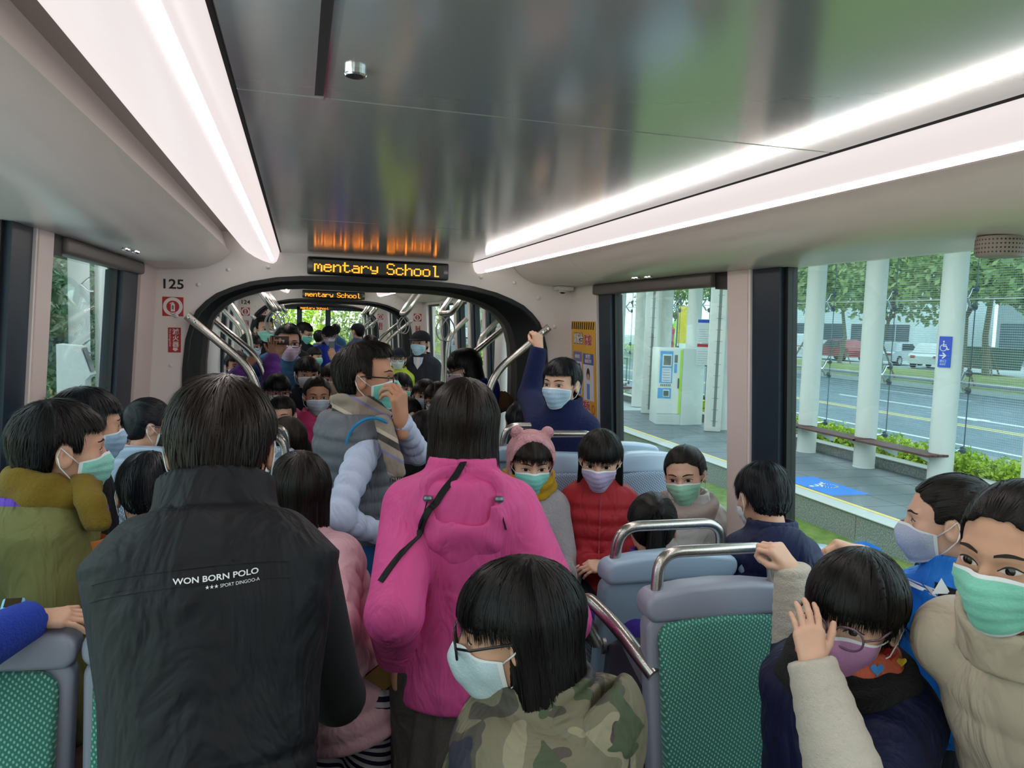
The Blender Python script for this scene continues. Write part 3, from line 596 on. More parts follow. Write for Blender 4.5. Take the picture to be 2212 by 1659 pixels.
# totem
t=thing('station_totem','tall blue-framed white sign beyond the platform glass at the right edge','sign',(8.45,7.25,-.05),.9); MB().prism([(-.30,.95),(.30,.95),(.30,2.5),(-.30,2.62),(-.36,2.5),(-.36,1.1)],-.04,.04).build('frame','totem_blue',t,None); MB().prism([(-.24,1.15),(.24,1.05),(.24,2.38),(-.20,2.38)],-.045,.045).build('face','paper',t,None)
for x in (-.2,.2): MB().tube([(x,0,0),(x,0,1.0)],.03,10).build('post','totem_blue',t)
# road
rd=struct(MB().box((8.75,-40,-.6),(23.4,160,-.2)).build('road','asphalt',smooth=None))
def stripe(x,y0,y1,m='paint_white',w=.12): MB().box((x-w/2,y0,-.2),(x+w/2,y1,-.195)).build('road_line',m,rd,None)
stripe(11.8,-10,90); stripe(14.45,-10,90,'paint_yellow'); stripe(14.7,-10,90,'paint_yellow'); stripe(9.1,-10,90,w=.1)
for i in range(10): stripe(17.2,2+i*8,6+i*8); stripe(20.6,4+i*8,8+i*8,w=.1)
k=MB(); k.prism([(16.0,17.0),(16.25,15.2),(16.1,15.2),(16.1,11.5),(15.9,11.5),(15.9,15.2),(15.75,15.2)],-.2,-.194,'z'); k.build('lane_arrow','paint_white',rd,None)
struct(MB().box((23.4,-40,-.6),(23.7,160,-.05)).build('kerb_far','kerb',smooth=None)); struct(MB().box((23.7,-40,-.6),(25.2,160,-.07)).build('verge','dry_grass',smooth=None)); struct(MB().box((25.2,-40,-.6),(27.4,160,-.08)).build('footpath','asphalt',smooth=None)); struct(MB().box((27.4,-40,-.6),(34,160,-.04)).build('lawn','dry_grass',smooth=None)); struct(MB().box((34,-40,-.6),(75,160,-.06)).build('car_park','kerb',smooth=None))
# trees
def tree(label,loc,h,cr,seed,lm='leaf_a',n=4500,bare=0,ls=.15):
    R=np.random.RandomState(seed); t=thing('street_tree',label,'tree',loc,0,'street trees'); k=MB(); tr=.016*h; fork=.33*h
    k.tube([(0,0,-.1),(.03*h*R.randn()*.4,.02*h*R.randn(),fork*.5),(.02*h*R.randn(),.02*h*R.randn(),fork)],[tr,tr*.75,tr*.6],9); base=np.array(k.v[-9:]).mean(0)
    k.build('trunk','bark',t); cen=[];rad=[]
    for i in range(7):
        a=2*PI*i/7+R.rand(); e=np.array([cr*.75*math.cos(a)*R.uniform(.5,1),cr*.75*math.sin(a)*R.uniform(.5,1),R.uniform(.6,.92)*h]); m_=base+(e-base)*.5+np.array([0,0,.06*h]); MB().tube([base,m_,e],[tr*.4,tr*.25,tr*.08],6).build('branch','bark',t,1.5)
        for q in (.55,.8,1.0): cen.append(base+(e-base)*q+R.normal(size=3)*.07*h); rad.append(np.array([cr*.42,cr*.42,h*.11]))
    o=obj('foliage',leafmesh('foliage',cen,rad,n,ls,seed=seed),lm,t); o['kind']='stuff'
    # support stakes
    for a in (0,2.1,4.2): MB().tube([(.9*math.cos(a),.9*math.sin(a),-.05),(.1*math.cos(a),.1*math.sin(a),1.5)],.04,6).build('stake','bark',t)
tl=[(24.6,34,7.5,3.4,'leaf_a','left of the columns beside navy post'),(24.8,29,7.5,3.6,'leaf_a','between the first two bench columns'),(24.6,24.5,8,3.6,'leaf_a','between the exit column and its neighbour'),(24.7,20.5,6.6,3.4,'leaf_a','right of the exit sign column'),(25,16.5,7.2,3.8,'leaf_a','at the far right of the window'),(33,31,12,5,'leaf_b','tall and dark behind the bench columns'),(33,42,10,4.5,'leaf_b','dark, far left behind the others'),(32,24,10,4.5,'leaf_b','dark, behind the exit sign'),(25,41,7,3.2,'leaf_a','farther up the street'),(25,50,7.5,3.4,'leaf_a','far up the street'),(34,55,10,4,'leaf_b','dark, far up the street')]
for i,(x,y,h,cr,lm,nm) in enumerate(tl): tree('broad-crowned street tree '+nm,(x,y,-.05),h,cr,20+i,lm)
for i,(x,y,nm) in enumerate(((10,45,'seen through the right gangway windows'),(9,62,'farther behind the gangway windows'),(-9,26,'beyond the left gangway windows'),(1,48,'straight ahead beyond the cab'),(-4,44,'left of the track beyond the cab'),(5,55,'right of centre beyond the cab windows'),(-9,52,'far left beyond the cab'))): tree('green tree '+nm,(x,y,-.3),7.5,3.4,60+i,'leaf_a' if i%2 else 'leaf_b',1800,ls=.2)
# cars
def car(label,loc,rz,col,van=0):
    t=thing('car',label,'car',loc,rz,'parked cars'); mat('paint_'+col,col,.25,coat=.5); L=2.15
    lo=[(-L,.3),(-L,.75),(-L+.25,.88),(-1.2,.95),(1.0,.95),(L-.1,.80),(L,.55),(L,.3)]; up=[(-1.75,.92),(-1.35,1.42),(-.9,1.5),(.2,1.5),(.55,1.42),(1.15,.93)] if not van else [(-2.0,.92),(-1.9,1.7),(-1.7,1.8),(.5,1.8),(.9,1.65),(1.5,.93)]
    b=MB(); bm=bmesh.new()
    def ex(poly,w0,w1):
        P=[]; k=MB(); n=len(poly); k.add([(u,-w0 if z<1 else -w1,z) for u,z in poly]+[(u,w0 if z<1 else w1,z) for u,z in poly],[(i,(i+1)%n,n+(i+1)%n,n+i) for i in range(n)]+[tuple(range(n))[::-1],tuple(range(n,2*n))]); return k
    ex(lo,.88,.88).build('body','paint_'+col,t,.5); c=ex(up,.82,.66).build('cabin','paint_'+col,t,.5)
    zt=up[2][1]
    for s in (-1,1):
        for a,b2 in ((-.55,.02),(.06,.52)):
            MB().add([(a-.42*(a<-.3),s*.835,.98),(b2+.33*(b2>.3),s*.835,.98),(b2,s*(.70),zt-.12),(a-.2*(a<-.3),s*.70,zt-.12)],[(0,1,2,3)]).build('side_window','car_glass',c,None)
        for x in (-1.35,1.35):
            w=MB().lathe([(.05,-.09),(.31,-.09),(.33,-.05),(.33,.05),(.31,.09),(.05,.09)],c=(x,s*.82,.32),n=18,axis='y').build('wheel','tyre',t); MB().lathe([(.2,0),(.05,.01)],c=(x,s*.915,.32),n=12,axis='y').build('hub','chrome',w)
        MB().rbox((L-.12,s*.6-.16,.58),(L+.01,s*.6+.16,.70),.02,1).build('headlight','sign_white',t); MB().rbox((-L-.01,s*.62-.14,.62),(-L+.08,s*.62+.14,.78),.02,1).build('tail_light','sign_red',t)
    MB().add([(1.13,-.72,.96),(1.13,.72,.96),(.6,.6,zt-.1),(.6,-.6,zt-.1)],[(0,1,2,3)]).build('windscreen','car_glass',c,None)
for i,(x,y,rz,col,nm,van) in enumerate([(36,52,1.7,'#d9dcde','white van parked far left behind the tree trunks',1),(37,47,1.55,'#9c2f35','dark red car parked beside the white van',0),(37,41.5,.35,'#c5ccd2','silver car parked behind the second bench column',0),(36.5,37.8,.5,'#e6e8ea','white car half hidden by the green container',0),(37,27,1.9,'#3a4046','dark grey car left of the exit sign column',0),(36,21.5,.4,'#e2e6e8','white car parked right of the exit sign',0),(40,60,1.5,'#c0c4c6','grey car far up the street',0),(22,38,1.57,'#d4d8da','silver car driving on the far lane',0)]):
    car(nm,(x,y,-.06 if x>30 else -.2),rz,col,van)
for i,(x,y) in enumerate(((13,62),(19.5,70))): car(('pale','dark')[i]+' car on the road seen through the gangway windows',(x,y,-.2),1.57,('#cdd2d5','#30363c')[i])
t=thing('skip_container','low green rubbish container parked among the cars','container',(35,33,-.05),.1); MB().prism([(-1.6,.3),(-1.9,1.35),(1.9,1.35),(1.6,.3)],-.9,.9).build('hull','bin_green',t,None); MB().rbox((-1.95,-.95,1.35),(1.95,.95,1.45),.03,1).build('rim','bin_green',t)
t.rotation_euler=(0,0,1.3)
# buildings
def building(label,x,y0,y1,h,m,rows,cols,gar=0):
    t=thing('building',label,'building',(x,(y0+y1)/2,-.06)); L=(y1-y0)/2; MB().box((0,-L,0),(8,L,h)).build('wall',m,t,None); MB().box((-.3,-L-.2,h),(8.2,L+.2,h+.35)).build('roof_edge','facade_white',t,None)
    for r in range(rows):
        for c in range(cols):
            y=-L+(c+.5)*2*L/cols; z=1.0+r*3.1 if not(gar and r==0) else 0; hh=1.5 if z else 2.8; ww=.36*2*L/cols if z else .42*2*L/cols
            w=MB().box((-.06,y-ww,z+.3),(.0,y+ww,z+.3+hh)).build('window' if z else 'shutter','win_dark' if z else 'shutter',t,None)
            if z: MB().box((-.09,y-.03,z+.3),(-.06,y+.03,z+.3+hh)).build('mullion','facade_white',w,None)
building('long grey workshop building with dark shutters behind the trees',52,14,48,6,'facade',1,7,1); building('pale apartment block behind the workshop at the right',62,10,36,13,'facade_white',4,6); building('tall pale building at the left end of the street',48,52,72,15,'facade_white',4,5); building('grey building far behind the gangway windows',24,95,120,12,'facade',3,5); building('pale building on the left of the line',-22,20,60,9,'facade_white',2,8)
# fence + shrubs beyond platform end (through the gangway windows)
struct(MB().box((5.2,19.2,-.6),(6.4,120,-.12)).build('path_beyond','kerb',smooth=None)); struct(MB().box((6.4,19.6,-.6),(6.6,120,.12)).build('kerb_planter','kerb',smooth=None)); struct(MB().box((6.6,19.6,-.6),(8.55,120,.0)).build('planting_bed','grass',smooth=None))
for i in range(5):
    sh=thing('hedge_shrub','yellow-green hedge shrub past the platform end, %s along the kerb'%('nearest,second nearest,middle one,second farthest,farthest'.split(',')[i]),'shrub',(7.2,22+i*3,0),0,'hedge past the platform'); MB().tube([(0,0,0),(0,0,.4)],.03,6).build('stem','bark',sh); o=obj('foliage',leafmesh('foliage',[(0,q,.3) for q in np.linspace(-1.4,1.4,10)],[.42]*10,1100,.06,seed=90+i),'leaf_c',sh); o['kind']='stuff'
t=thing('railing','thin metal railing beside the road past the platform','railing',(8.5,30,-.1)); 
for z in (.3,1.05): MB().tube([(0,-10,z),(0,14,z)],.025,6).build('rail','rail_metal',t)
for i in range(33): MB().tube([(0,-10+i*.75,0),(0,-10+i*.75,1.05)],.02,5).build('post','rail_metal',t)
t=thing('traffic_warning','yellow and black striped warning post outside the right doors','post',(3.0,11.5,-.35)); MB().box((-.05,-.05,0),(.05,.05,2.6)).build('post','paint_yellow',t,None)
for i in range(5): MB().prism([(-.055,1.7+i*.16),(.055,1.76+i*.16),(.055,1.83+i*.16),(-.055,1.77+i*.16)],-.056,.056).build('stripe','seal_black',t,None)
# left platform
lp=struct(MB().box((-5.2,2,-.6),(-1.48,19,-.02)).build('platform_left','joint',smooth=None)); 
for i in range(13): MB().box((-1.9,2+i*1.3,-.02),(-1.48,2+(i+1)*1.3-.01,-.008)).build('edge_stone','edge_strip',lp,None)
struct(MB().box((-40,-40,-.7),(-5.2,160,-.25)).build('ground_left','dry_grass',smooth=None))
for i,y in enumerate((6.2,7.8,9.4,13.4,15.4)):
    c=thing('platform_column','white column on the left platform, '+('nearest','second nearest','behind the validator','beyond the dotted column','farthest')[i],'column',(-3.7,y,-.02),0,'left platform columns'); cyl(.15,0,3.1).build('shaft','column_white',c)
    MB().lathe([(.155,0),(.155,.012)],n=20).build('collar','column_white',c)
    for z in (1.25,2.2):
        f=thing('glass_clamp','steel spider clamp %s on left platform column %s'%('at mid height' if z<2 else 'high up',('nearest','second','third','fourth','fifth')[i]),'clamp',(-3.6,y-.2,z),0,'spider clamps on the left platform')
        for q in (-.1,.1): MB().tube([(-.03,.05,0),(.05,-.02,q*.6),(.1,-.05,q),(.18,-.05,q)],.014,8).build('arm','chrome',f); MB().lathe([(.03,0),(.03,.02)],c=(.17,-.05,q),n=12,axis='x').build('disc','rail_metal',f)
c=thing('service_column','flat white column with dotted strip seen through the left rear window','column',(-2.98,12.0,-.02),.5,'perforated service columns'); MB().rbox((-.16,-.1,0),(.16,.1,3.1),.03,3).build('shaft','column_white',c); MB().box((-.05,-.102,.1),(.03,-.1,3)).build('perforated_strip','strip_dots',c,None)
for i in range(14): MB().box((-.08,-.103,.2+i*.21),(.06,-.1015,.206+i*.21)).build('tick','shutter',c,None)
t=thing('ticket_validator','white slanted-top validator machine outside the left rear window','machine',(-3.15,10.9,-.02)); MB().prism([(-.16,0),(.16,0),(.16,.95),(.22,1.02),(.10,1.38),(-.16,1.40)],-.15,.15).build('body','machine_white',t,None); MB().prism([(.215,1.06),(.12,1.36),(.125,1.36),(.222,1.06)],-.1,.1).build('display','screen_grey',t,None)
t=thing('info_cabinet','pale blue-grey cabinet behind the left window frame','cabinet',(-2.7,12.4,-.02)); MB().rbox((-.22,-.2,0),(.22,.2,1.25),.02,2).build('body','machine_white',t); MB().box((-.15,-.205,.8),(.15,-.2,1.1)).build('panel','paper',t,None)
for i,y in enumerate((7,9.6,12.2,14.8,17.4,20,22.6,25.2)):
    sh=thing('hedge_shrub','tall green hedge bush behind the left platform, '+'first second third fourth fifth sixth seventh last'.split()[i]+' from the front','shrub',(-5.6,y,-.25),0,'left hedge'); MB().tube([(0,0,0),(0,0,1.4)],.05,6).build('stem','bark',sh); o=obj('foliage',leafmesh('foliage',[(0,q,z) for q in np.linspace(-1.1,1.1,6) for z in (.6,1.3,2.0,2.7)],[.5]*24,2400,.09,seed=120+i),'leaf_b',sh); o['kind']='stuff'
struct(MB().box((-4.2,2,3.05),(-3.3,19,3.3)).build('canopy_left','column_white',smooth=None))
for i,x in enumerate((-6.5,-3.6,-.7,2.2,5.1)):
    sh=thing('hedge_shrub','broad green bush ahead of the tram, '+('far left','left of centre','in the centre','right of centre','far right')[i]+' beyond the cab','shrub',(x,40+i%2,-.4),0,'bushes ahead of the cab'); MB().tube([(0,0,0),(0,0,1.2)],.08,6).build('stem','bark',sh); o=obj('foliage',leafmesh('foliage',[(q,0,z) for q in np.linspace(-1.2,1.2,5) for z in (.5,1.2,1.9,2.6)],[.7]*20,1600,.12,seed=150+i),'leaf_a' if i%2 else 'leaf_c',sh); o['kind']='stuff'
# ------------------------------------------------------------------ seats
mat('shell_blue','#8ba0b4',.35,spec=.5,var=.03); mat('cap_blue','#9db3c9',.28,spec=.5); mat('shell_grey','#8f93a3',.35); mat('base_dark','#33313a',.25,spec=.6); mat('filler_dark','#4a4150',.22,spec=.7)
def fabric(name,c0,c1,c2):
    N=NT(name); t=N.n('TexCoord'); m=N.n('Mapping'); m.inputs['Scale'].default_value=(135,1,105); m.inputs['Rotation'].default_value=(0,.55,0); N.l(t.outputs['Object'],m.inputs[0])
    w=N.n('TexVoronoi',feature='F1'); w.voronoi_dimensions='2D'; w.inputs['Scale'].default_value=1; w.inputs['Randomness'].default_value=.05
    sp=N.n('SeparateXYZ'); N.l(m.outputs[0],sp.inputs[0]); cb=N.n('CombineXYZ'); N.l(sp.outputs[0],cb.inputs[0]); N.l(sp.outputs[2],cb.inputs[1]); N.l(cb.outputs[0],w.inputs['Vector'])
    s=N.ramp(w.outputs['Distance'],[(.20,(1,1,1)),(.34,(0,0,0))]); v=N.coord(); f=N.noise(v,5,3); base=N.mix(f,srgb(c0),srgb(c1)); N.l(N.mix(s,base,srgb(c2)),N.b.inputs['Base Color']); N.b.inputs['Roughness'].default_value=.9; N.b.inputs['Sheen Weight'].default_value=.2
    N.l(N.bump(s,.35,.002),N.b.inputs['Normal']); MATS[name]=N.m
fabric('fabric_green','#2c6f62','#347a6c','#86bdaa'); fabric('fabric_lit_blue','#66788f','#70829a','#a9b6c6')  # second fabric: same cloth, the middle row's different light painted in as blue-grey
def slab(outline,y0,y1,bev,lean=None,sub=0):
    """outline polygon (x,z) -> bevelled slab, sheared by lean(z) in y"""
    bm=bmesh.new(); vs=[bm.verts.new((x,y0,z)) for x,z in outline]; f=bm.faces.new(vs); r=bmesh.ops.extrude_face_region(bm,geom=[f])
    for v in [g for g in r['geom'] if isinstance(g,bmesh.types.BMVert)]: v.co.y=y1
    bmesh.ops.recalc_face_normals(bm,faces=bm.faces)
    cap=[e for e in bm.edges if all(abs(v.co.y-y0)<1e-6 for v in e.verts) or all(abs(v.co.y-y1)<1e-6 for v in e.verts)]
    bmesh.ops.bevel(bm,geom=cap,offset=bev,segments=3,profile=.5,affect='EDGES')
    if sub:
        for k in range(sub):
            z=min(p[1] for p in outline)+(max(p[1] for p in outline)-min(p[1] for p in outline))*(k+1)/(sub+1); bmesh.ops.bisect_plane(bm,geom=list(bm.verts)+list(bm.edges)+list(bm.faces),plane_co=(0,0,z),plane_no=(0,0,1))
    if lean:
        for v in bm.verts: v.co.y+=lean(v.co)
    return bm
def rrect(x0,x1,z0,z1,r,arch=0,n=5,taper=0):
    P=[]; 
    for cx,cz,a0 in ((x1-r,z0+r,-PI/2),(x1-r,z1-r,0),(x0+r,z1-r,PI/2),(x0+r,z0+r,PI)):
        for i in range(n+1):
            a=a0+PI/2*i/n; P.append((cx+r*math.cos(a),cz+r*math.sin(a)))
    out=[]
    for i,(x,z) in enumerate(P): out.append((x,z))
    # add top mid points for arch
    k=next(i for i in range(len(out)) if i==2*(n+1)); top=[(x1-r-(x1-x0-2*r)*t,z1) for t in (.25,.5,.75)]
    out=out[:k]+top+out[k:]
    c=(x0+x1)/2; h=(x1-x0)/2
    out=[(x*(1-taper*(1-(z-z0)/(z1-z0))),z+(arch*(1-((x-c)/h)**2) if z>(z0+z1)/2 else 0)) for x,z in out]
    return out
LEAN=lambda co: -.14*(co.z-.5)
def make_seat(w,fab,rail,label,loc,rz,group,z1=1.21,shell='shell_blue',cap='cap_blue'):
    t=thing('tram_seat',label,'seat',loc,rz,group); dz=z1-1.21
    lean=lambda co: -.16*(co.z-.5)
    m=MB(); m.bm(slab(rrect(-w/2,w/2,.42,1.135+dz,.03,.012,taper=.06),-.20,-.145,.012,lean)); m.build('back_shell',shell,t,.7)
    m=MB(); m.bm(slab(rrect(-w/2-.003,w/2+.003,1.125+dz,1.19+dz,.028,.02),-.212,-.135,.014,lean)); m.build('top_cap',cap,t,.7)
    lum=lambda co: lean(co)+ (.022*math.cos((co.z-.72)*5.5) if co.y>-.13 else 0) - (.10*(co.x/w)**2*.25 if co.y>-.13 else 0)
    m=MB(); m.bm(slab(rrect(-w/2+.022,w/2-.022,.47,1.122+dz,.035,.012,taper=.05),-.146,-.112,.012,lum,sub=10)); m.build('back_cushion',fab,t,.8)
    m=MB(); m.rbox((-w/2+.01,-.15,.40),(w/2-.01,.30,.455),.02,3); m.build('seat_shell',shell,t); m=MB(); m.rbox((-w/2+.02,-.13,.455),(w/2-.02,.29,.495),.018,3); m.build('seat_cushion',fab,t)
    m=MB(); m.rbox((-.09,-.14,-.0),(.09,.12,.40),.015,2); m.build('pedestal','base_dark',t)
    if rail:
        y=-.17-.16*(.67+dz); m=MB(); m.tube(bez([(-w/2+.035,y,1.17+dz),(-w/2+.045,y-.012,1.285+dz),(w/2-.045,y-.012,1.285+dz),(w/2-.035,y,1.17+dz)],.075,8),.0150,14); m.build('grab_handle','brushed_steel',t,1.2)
    return t
AX,WX=.615,1.005
def row(Y,face,z0,fab,nm,sides=(-1,1),z1=1.21):
    for s in sides:
        for k,(x,w,rl) in enumerate(((AX,.405,1),(WX,.345,0))):
            yy=Y-(.285 if face>0 else -.285)*-1 if False else (Y+.29 if face>0 else Y-.29)
            make_seat(w,fab,rl,'%s seat %s on the %s, %s'%(('green dotted' if fab=='fabric_green' else 'blue-grey light-tinted woven'),('by the aisle','by the window')[k],SIDE[s],nm),(s*x,yy,z0),0 if face>0 else PI,'seats '+nm,z1,'shell_grey' if face<0 and z0==0 else 'shell_blue','shell_grey' if face<0 and z0==0 else 'cap_blue')
row(1.70,-1,0,'fabric_green','facing the camera in the nearest row')
row(1.94,1,0,'fabric_green','back to back with the nearest row')
row(2.95,-1,.15,'fabric_lit_blue','facing the camera in the middle row',z1=1.17)
row(3.18,1,.15,'fabric_lit_blue','back to back with the middle row',z1=1.17)
for s in (-1,1):
    t=thing('armrest','curved steel armrest between the back-to-back seats on the '+SIDE[s],'armrest',(s*.42,1.8,.9),0,'steel armrests'); pts=bez([(.01,-.16,.10),(-.035,-.02,.175),(-.06,.12,.20),(-.055,.19,.14),(-.0,.17,.04)],.06,6)
    MB().tube([(s*x,y,z) for x,y,z in pts],.019,14).build('tube','brushed_steel',t,1.3); MB().lathe([(.028,0),(.028,s*.01)],c=(s*.005,.17,.04),n=16,axis='x').build('flange','brushed_steel',t)
    b=MB(); b.prism([(1.62,.0),(2.02,.0),(1.98,.62),(1.97,.93),(1.88,.99),(1.72,.93),(1.66,.62)],s*.44,s*.80,'x'); o=b.build('seat_filler','filler_dark',None,None); tag(o,'dark glossy cover between the back-to-back seats on the '+SIDE[s],'seat cover'); MB().rbox((min(s*.43,s*.81),1.60,0),(max(s*.43,s*.81),2.04,.60),.02,2).build('plinth','base_dark',o)
# ------------------------------------------------------------------ organic modelling: signed distances + surface nets
def nrm(v): v=np.asarray(v,float); return v/(np.linalg.norm(v)+1e-12)
def smin(a,b,k):
    h=np.clip(.5+.5*(b-a)/k,0,1); return b+(a-b)*h-k*h*(1-h)
def smax(a,b,k): return -smin(-a,-b,k)
def rcone(P,a,b,r1,r2,q=0,sp=.06,full=False):
    a=np.asarray(a,float); ab=np.asarray(b,float)-a; L2=ab@ab+1e-12; t=np.clip(((P-a)@ab)/L2,0,1); r=r1+(r2-r1)*t
    if q: r=r+q*(np.abs(np.sin(PI*t*math.sqrt(L2)/sp))**.6-.6)
    d=np.linalg.norm(P-a-t[:,None]*ab,axis=1)-r
    return (d,t) if full else d
def elli(P,c,r):
    q=(P-np.asarray(c,float)); r=np.asarray(r,float); k0=np.linalg.norm(q/r,axis=1); k1=np.linalg.norm(q/(r*r),axis=1)+1e-9; return k0*(k0-1)/k1
def nets(f,lo,hi,res):
    lo=np.asarray(lo,float); hi=np.asarray(hi,float); nb=np.maximum(1,np.ceil((hi-lo)/res/4).astype(int)); n=nb*4
    g=np.stack(np.meshgrid(*[lo[i]+(np.arange(nb[i])*4+2)*res for i in range(3)],indexing='ij'),-1).reshape(-1,3)
    d=f(g).reshape(nb); keep=np.abs(d)<res*5.2
    V=np.repeat(np.repeat(np.repeat(d,4,0),4,1),4,2); V=np.pad(V,((0,1),)*3,mode='edge')
    m=np.repeat(np.repeat(np.repeat(keep,4,0),4,1),4,2); m=np.pad(m,((0,1),)*3)
    for ax in range(3):
        s=np.roll(m,1,ax); sl=[slice(None)]*3; sl[ax]=0; s[tuple(sl)]=False; m|=s
    idx=np.argwhere(m); V[m]=f(lo+idx*res)
    V[0]=V[-1]=1; V[:,0]=V[:,-1]=1; V[:,:,0]=V[:,:,-1]=1
    S=V<0
    c=np.zeros(n,int)
    for i in (0,1):
        for j in (0,1):
            for k in (0,1): c+=S[i:n[0]+i,j:n[1]+j,k:n[2]+k]
    cells=np.argwhere((c>0)&(c<8)); ids=-np.ones(n,int); ids[tuple(cells.T)]=np.arange(len(cells))
    acc=np.zeros((len(cells),3)); cnt=np.zeros(len(cells))
    for ax in range(3):
        o1,o2=[q for q in range(3) if q!=ax]
        for i in (0,1):
            for j in (0,1):
                off=np.zeros(3,int); off[o1]=i; off[o2]=j; p=cells+off; q=p.copy(); q[:,ax]+=1
                a=V[tuple(p.T)]; b=V[tuple(q.T)]; cr=(a<0)!=(b<0); t=np.where(cr,a/(a-b+1e-20),0)
                pos=p.astype(float); pos[:,ax]+=t; acc[cr]+=pos[cr]; cnt[cr]+=1
    v=lo+acc/np.maximum(cnt,1)[:,None]*res; F=[]
    for ax in range(3):
        o1,o2=[q for q in range(3) if q!=ax]
        sl0=[slice(None)]*3; sl1=[slice(None)]*3; sl0[ax]=slice(0,n[ax]); sl1[ax]=slice(1,n[ax]+1)
        e=S[tuple(sl0)]!=S[tuple(sl1)]; p=np.argwhere(e); ok=(p[:,o1]>0)&(p[:,o2]>0)&(p[:,o1]<n[o1])&(p[:,o2]<n[o2]); p=p[ok]
        if not len(p): continue
        def cid(a,b): q=p.copy(); q[:,o1]-=a; q[:,o2]-=b; return ids[tuple(q.T)]
        f4=np.stack([cid(0,0),cid(1,0),cid(1,1),cid(0,1)],1); flip=S[tuple(p.T)]
        if ax==1: flip=~flip
        f4[~flip]=f4[~flip][:,::-1]; F.append(f4)
    F=np.concatenate(F); F=F[(F>=0).all(1)]
    return v,F[:,::-1]
def qmesh(name,v,f,smooth=True,attr=None):
    me=bpy.data.meshes.new(name); v=np.asarray(v,'f'); f=np.asarray(f,'i'); k=f.shape[1]
    me.vertices.add(len(v)); me.vertices.foreach_set('co',v.ravel()); me.loops.add(f.size); me.loops.foreach_set('vertex_index',f.ravel()); me.polygons.add(len(f)); me.polygons.foreach_set('loop_start',np.arange(0,f.size,k,dtype='i'))
    if smooth: me.polygons.foreach_set('use_smooth',np.ones(len(f),bool))
    if attr is not None:
        a=me.attributes.new('flow','FLOAT_VECTOR','POINT'); a.data.foreach_set('vector',np.asarray(attr,'f').ravel())
    me.update(calc_edges=True); return me
def joinvf(parts):
    V=[];Fq=[];b=0
    for v,f in parts: V.append(v); Fq.append(np.asarray(f)+b); b+=len(v)
    return np.concatenate(V),np.concatenate(Fq)
# ---- head (unit: chin-to-crown = 1, face +Y, origin mid head)
def head_sdf(P):
    Q=P.copy(); Q[:,0]=np.abs(Q[:,0])
    d=elli(Q,(0,-.05,.13),(.335,.42,.365)); d=smin(d,elli(Q,(0,.12,-.14),(.272,.27,.345)),.12)
    d=smin(d,elli(Q,(0,.255,-.40),(.10,.09,.08)),.10); d=smin(d,elli(Q,(.165,.235,-.12),(.115,.10,.13)),.09)
    d=smin(d,rcone(Q,(0,.35,.10),(.17,.30,.10),.055,.05),.06)
    d=smax(d,-elli(Q,(.14,.415,.012),(.085,.075,.05)),.05)
    d=smin(d,elli(Q,(.14,.285,.015),(.085,.075,.062)),.02)
    d=smin(d,rcone(Q,(0,.36,.05),(0,.445,-.13),.034,.05),.035); d=smin(d,elli(Q,(.043,.405,-.145),(.036,.045,.032)),.02)
    d=smin(d,rcone(Q,(0,.365,-.275),(.085,.325,-.27),.03,.02),.03)
    e=elli(Q,(.345,-.03,-.02),(.04,.085,.135)); e=smax(e,-elli(Q,(.392,-.01,-.01),(.035,.045,.08)),.02); d=smin(d,e,.03)
    d=smin(d,rcone(Q,(0,-.10,-.30),(0,-.15,-.85),.205,.215),.08)
    return d
HB=((-.5,-.6,-.86),(.5,.62,.62))
_hc={}
def head_mesh(l):
    if l not in _hc: _hc[l]=nets(head_sdf,HB[0],HB[1],(.016,.022,.034)[l])
    return _hc[l]
def trace_y(x,z,off=.002,f=head_sdf):
    x=np.asarray(x,float);z=np.asarray(z,float); y=np.full(x.shape,.75)
    for _ in range(40): y-=f(np.stack([x.ravel(),y.ravel(),z.ravel()],1)).reshape(x.shape)*.8
    return y+off
def patch(u,z,off):
    y=trace_y(u,z,off); return np.stack([u,y,z],-1)
def eye_meshes():
    OUT=[]
    zU=lambda u: .030*(1-np.abs(u)**2.2); zL=lambda u: -.020*(1-np.abs(u)**2)
    for s in (-1,1):
        wv,ir,la,br=MB(),MB(),MB(),MB(); cx=.142*s; tilt=lambda u: .010*u*s
        U,T=np.meshgrid(np.linspace(-1,1,15),np.linspace(0,1,6),indexing='ij'); z=zL(U)+(zU(U)-zL(U))*T+tilt(U)+.012; wv.grid(patch(cx+U*.072,z,.003))
        A,Rr=np.meshgrid(np.linspace(0,2*PI,20),np.linspace(.0,1,4),indexing='ij'); iu=Rr*np.cos(A)*.033; iz=Rr*np.sin(A)*.033+.006; un=iu/.072; iz=np.clip(iz,zL(un)+.001,zU(un)-.001); ir.grid(patch(cx+iu,iz+tilt(un)+.012,.0055))
        U,T=np.meshgrid(np.linspace(-1.08,1.08,16),np.linspace(0,1,3),indexing='ij'); z=zU(np.clip(U,-1,1))+(T-.25)*.014*(1-.3*np.abs(U))+tilt(U)+.012; la.grid(patch(cx+U*.072,z,.007))
        U,T=np.meshgrid(np.linspace(-1,1,14),np.linspace(-1,1,4),indexing='ij'); z=.108+.018*(1-(U*s-.25)**2)-.006*U*s+T*.014*(1-.45*np.abs(U*s+.2)); br.grid(patch(.142*s+U*.088,z,.004)); OUT.append((wv.mesh('eye',3.2),ir.mesh('iris',3.2),la.mesh('eyelid',3.2),br.mesh('eyebrow',3.2)))
    return OUT
EYES=eye_meshes()
mat('eye_white','#cfc8c4',.3); mat('eye_iris','#1d120d',.15); mat('lash','#1a120f',.6); mat('brow','#231a17',.8)
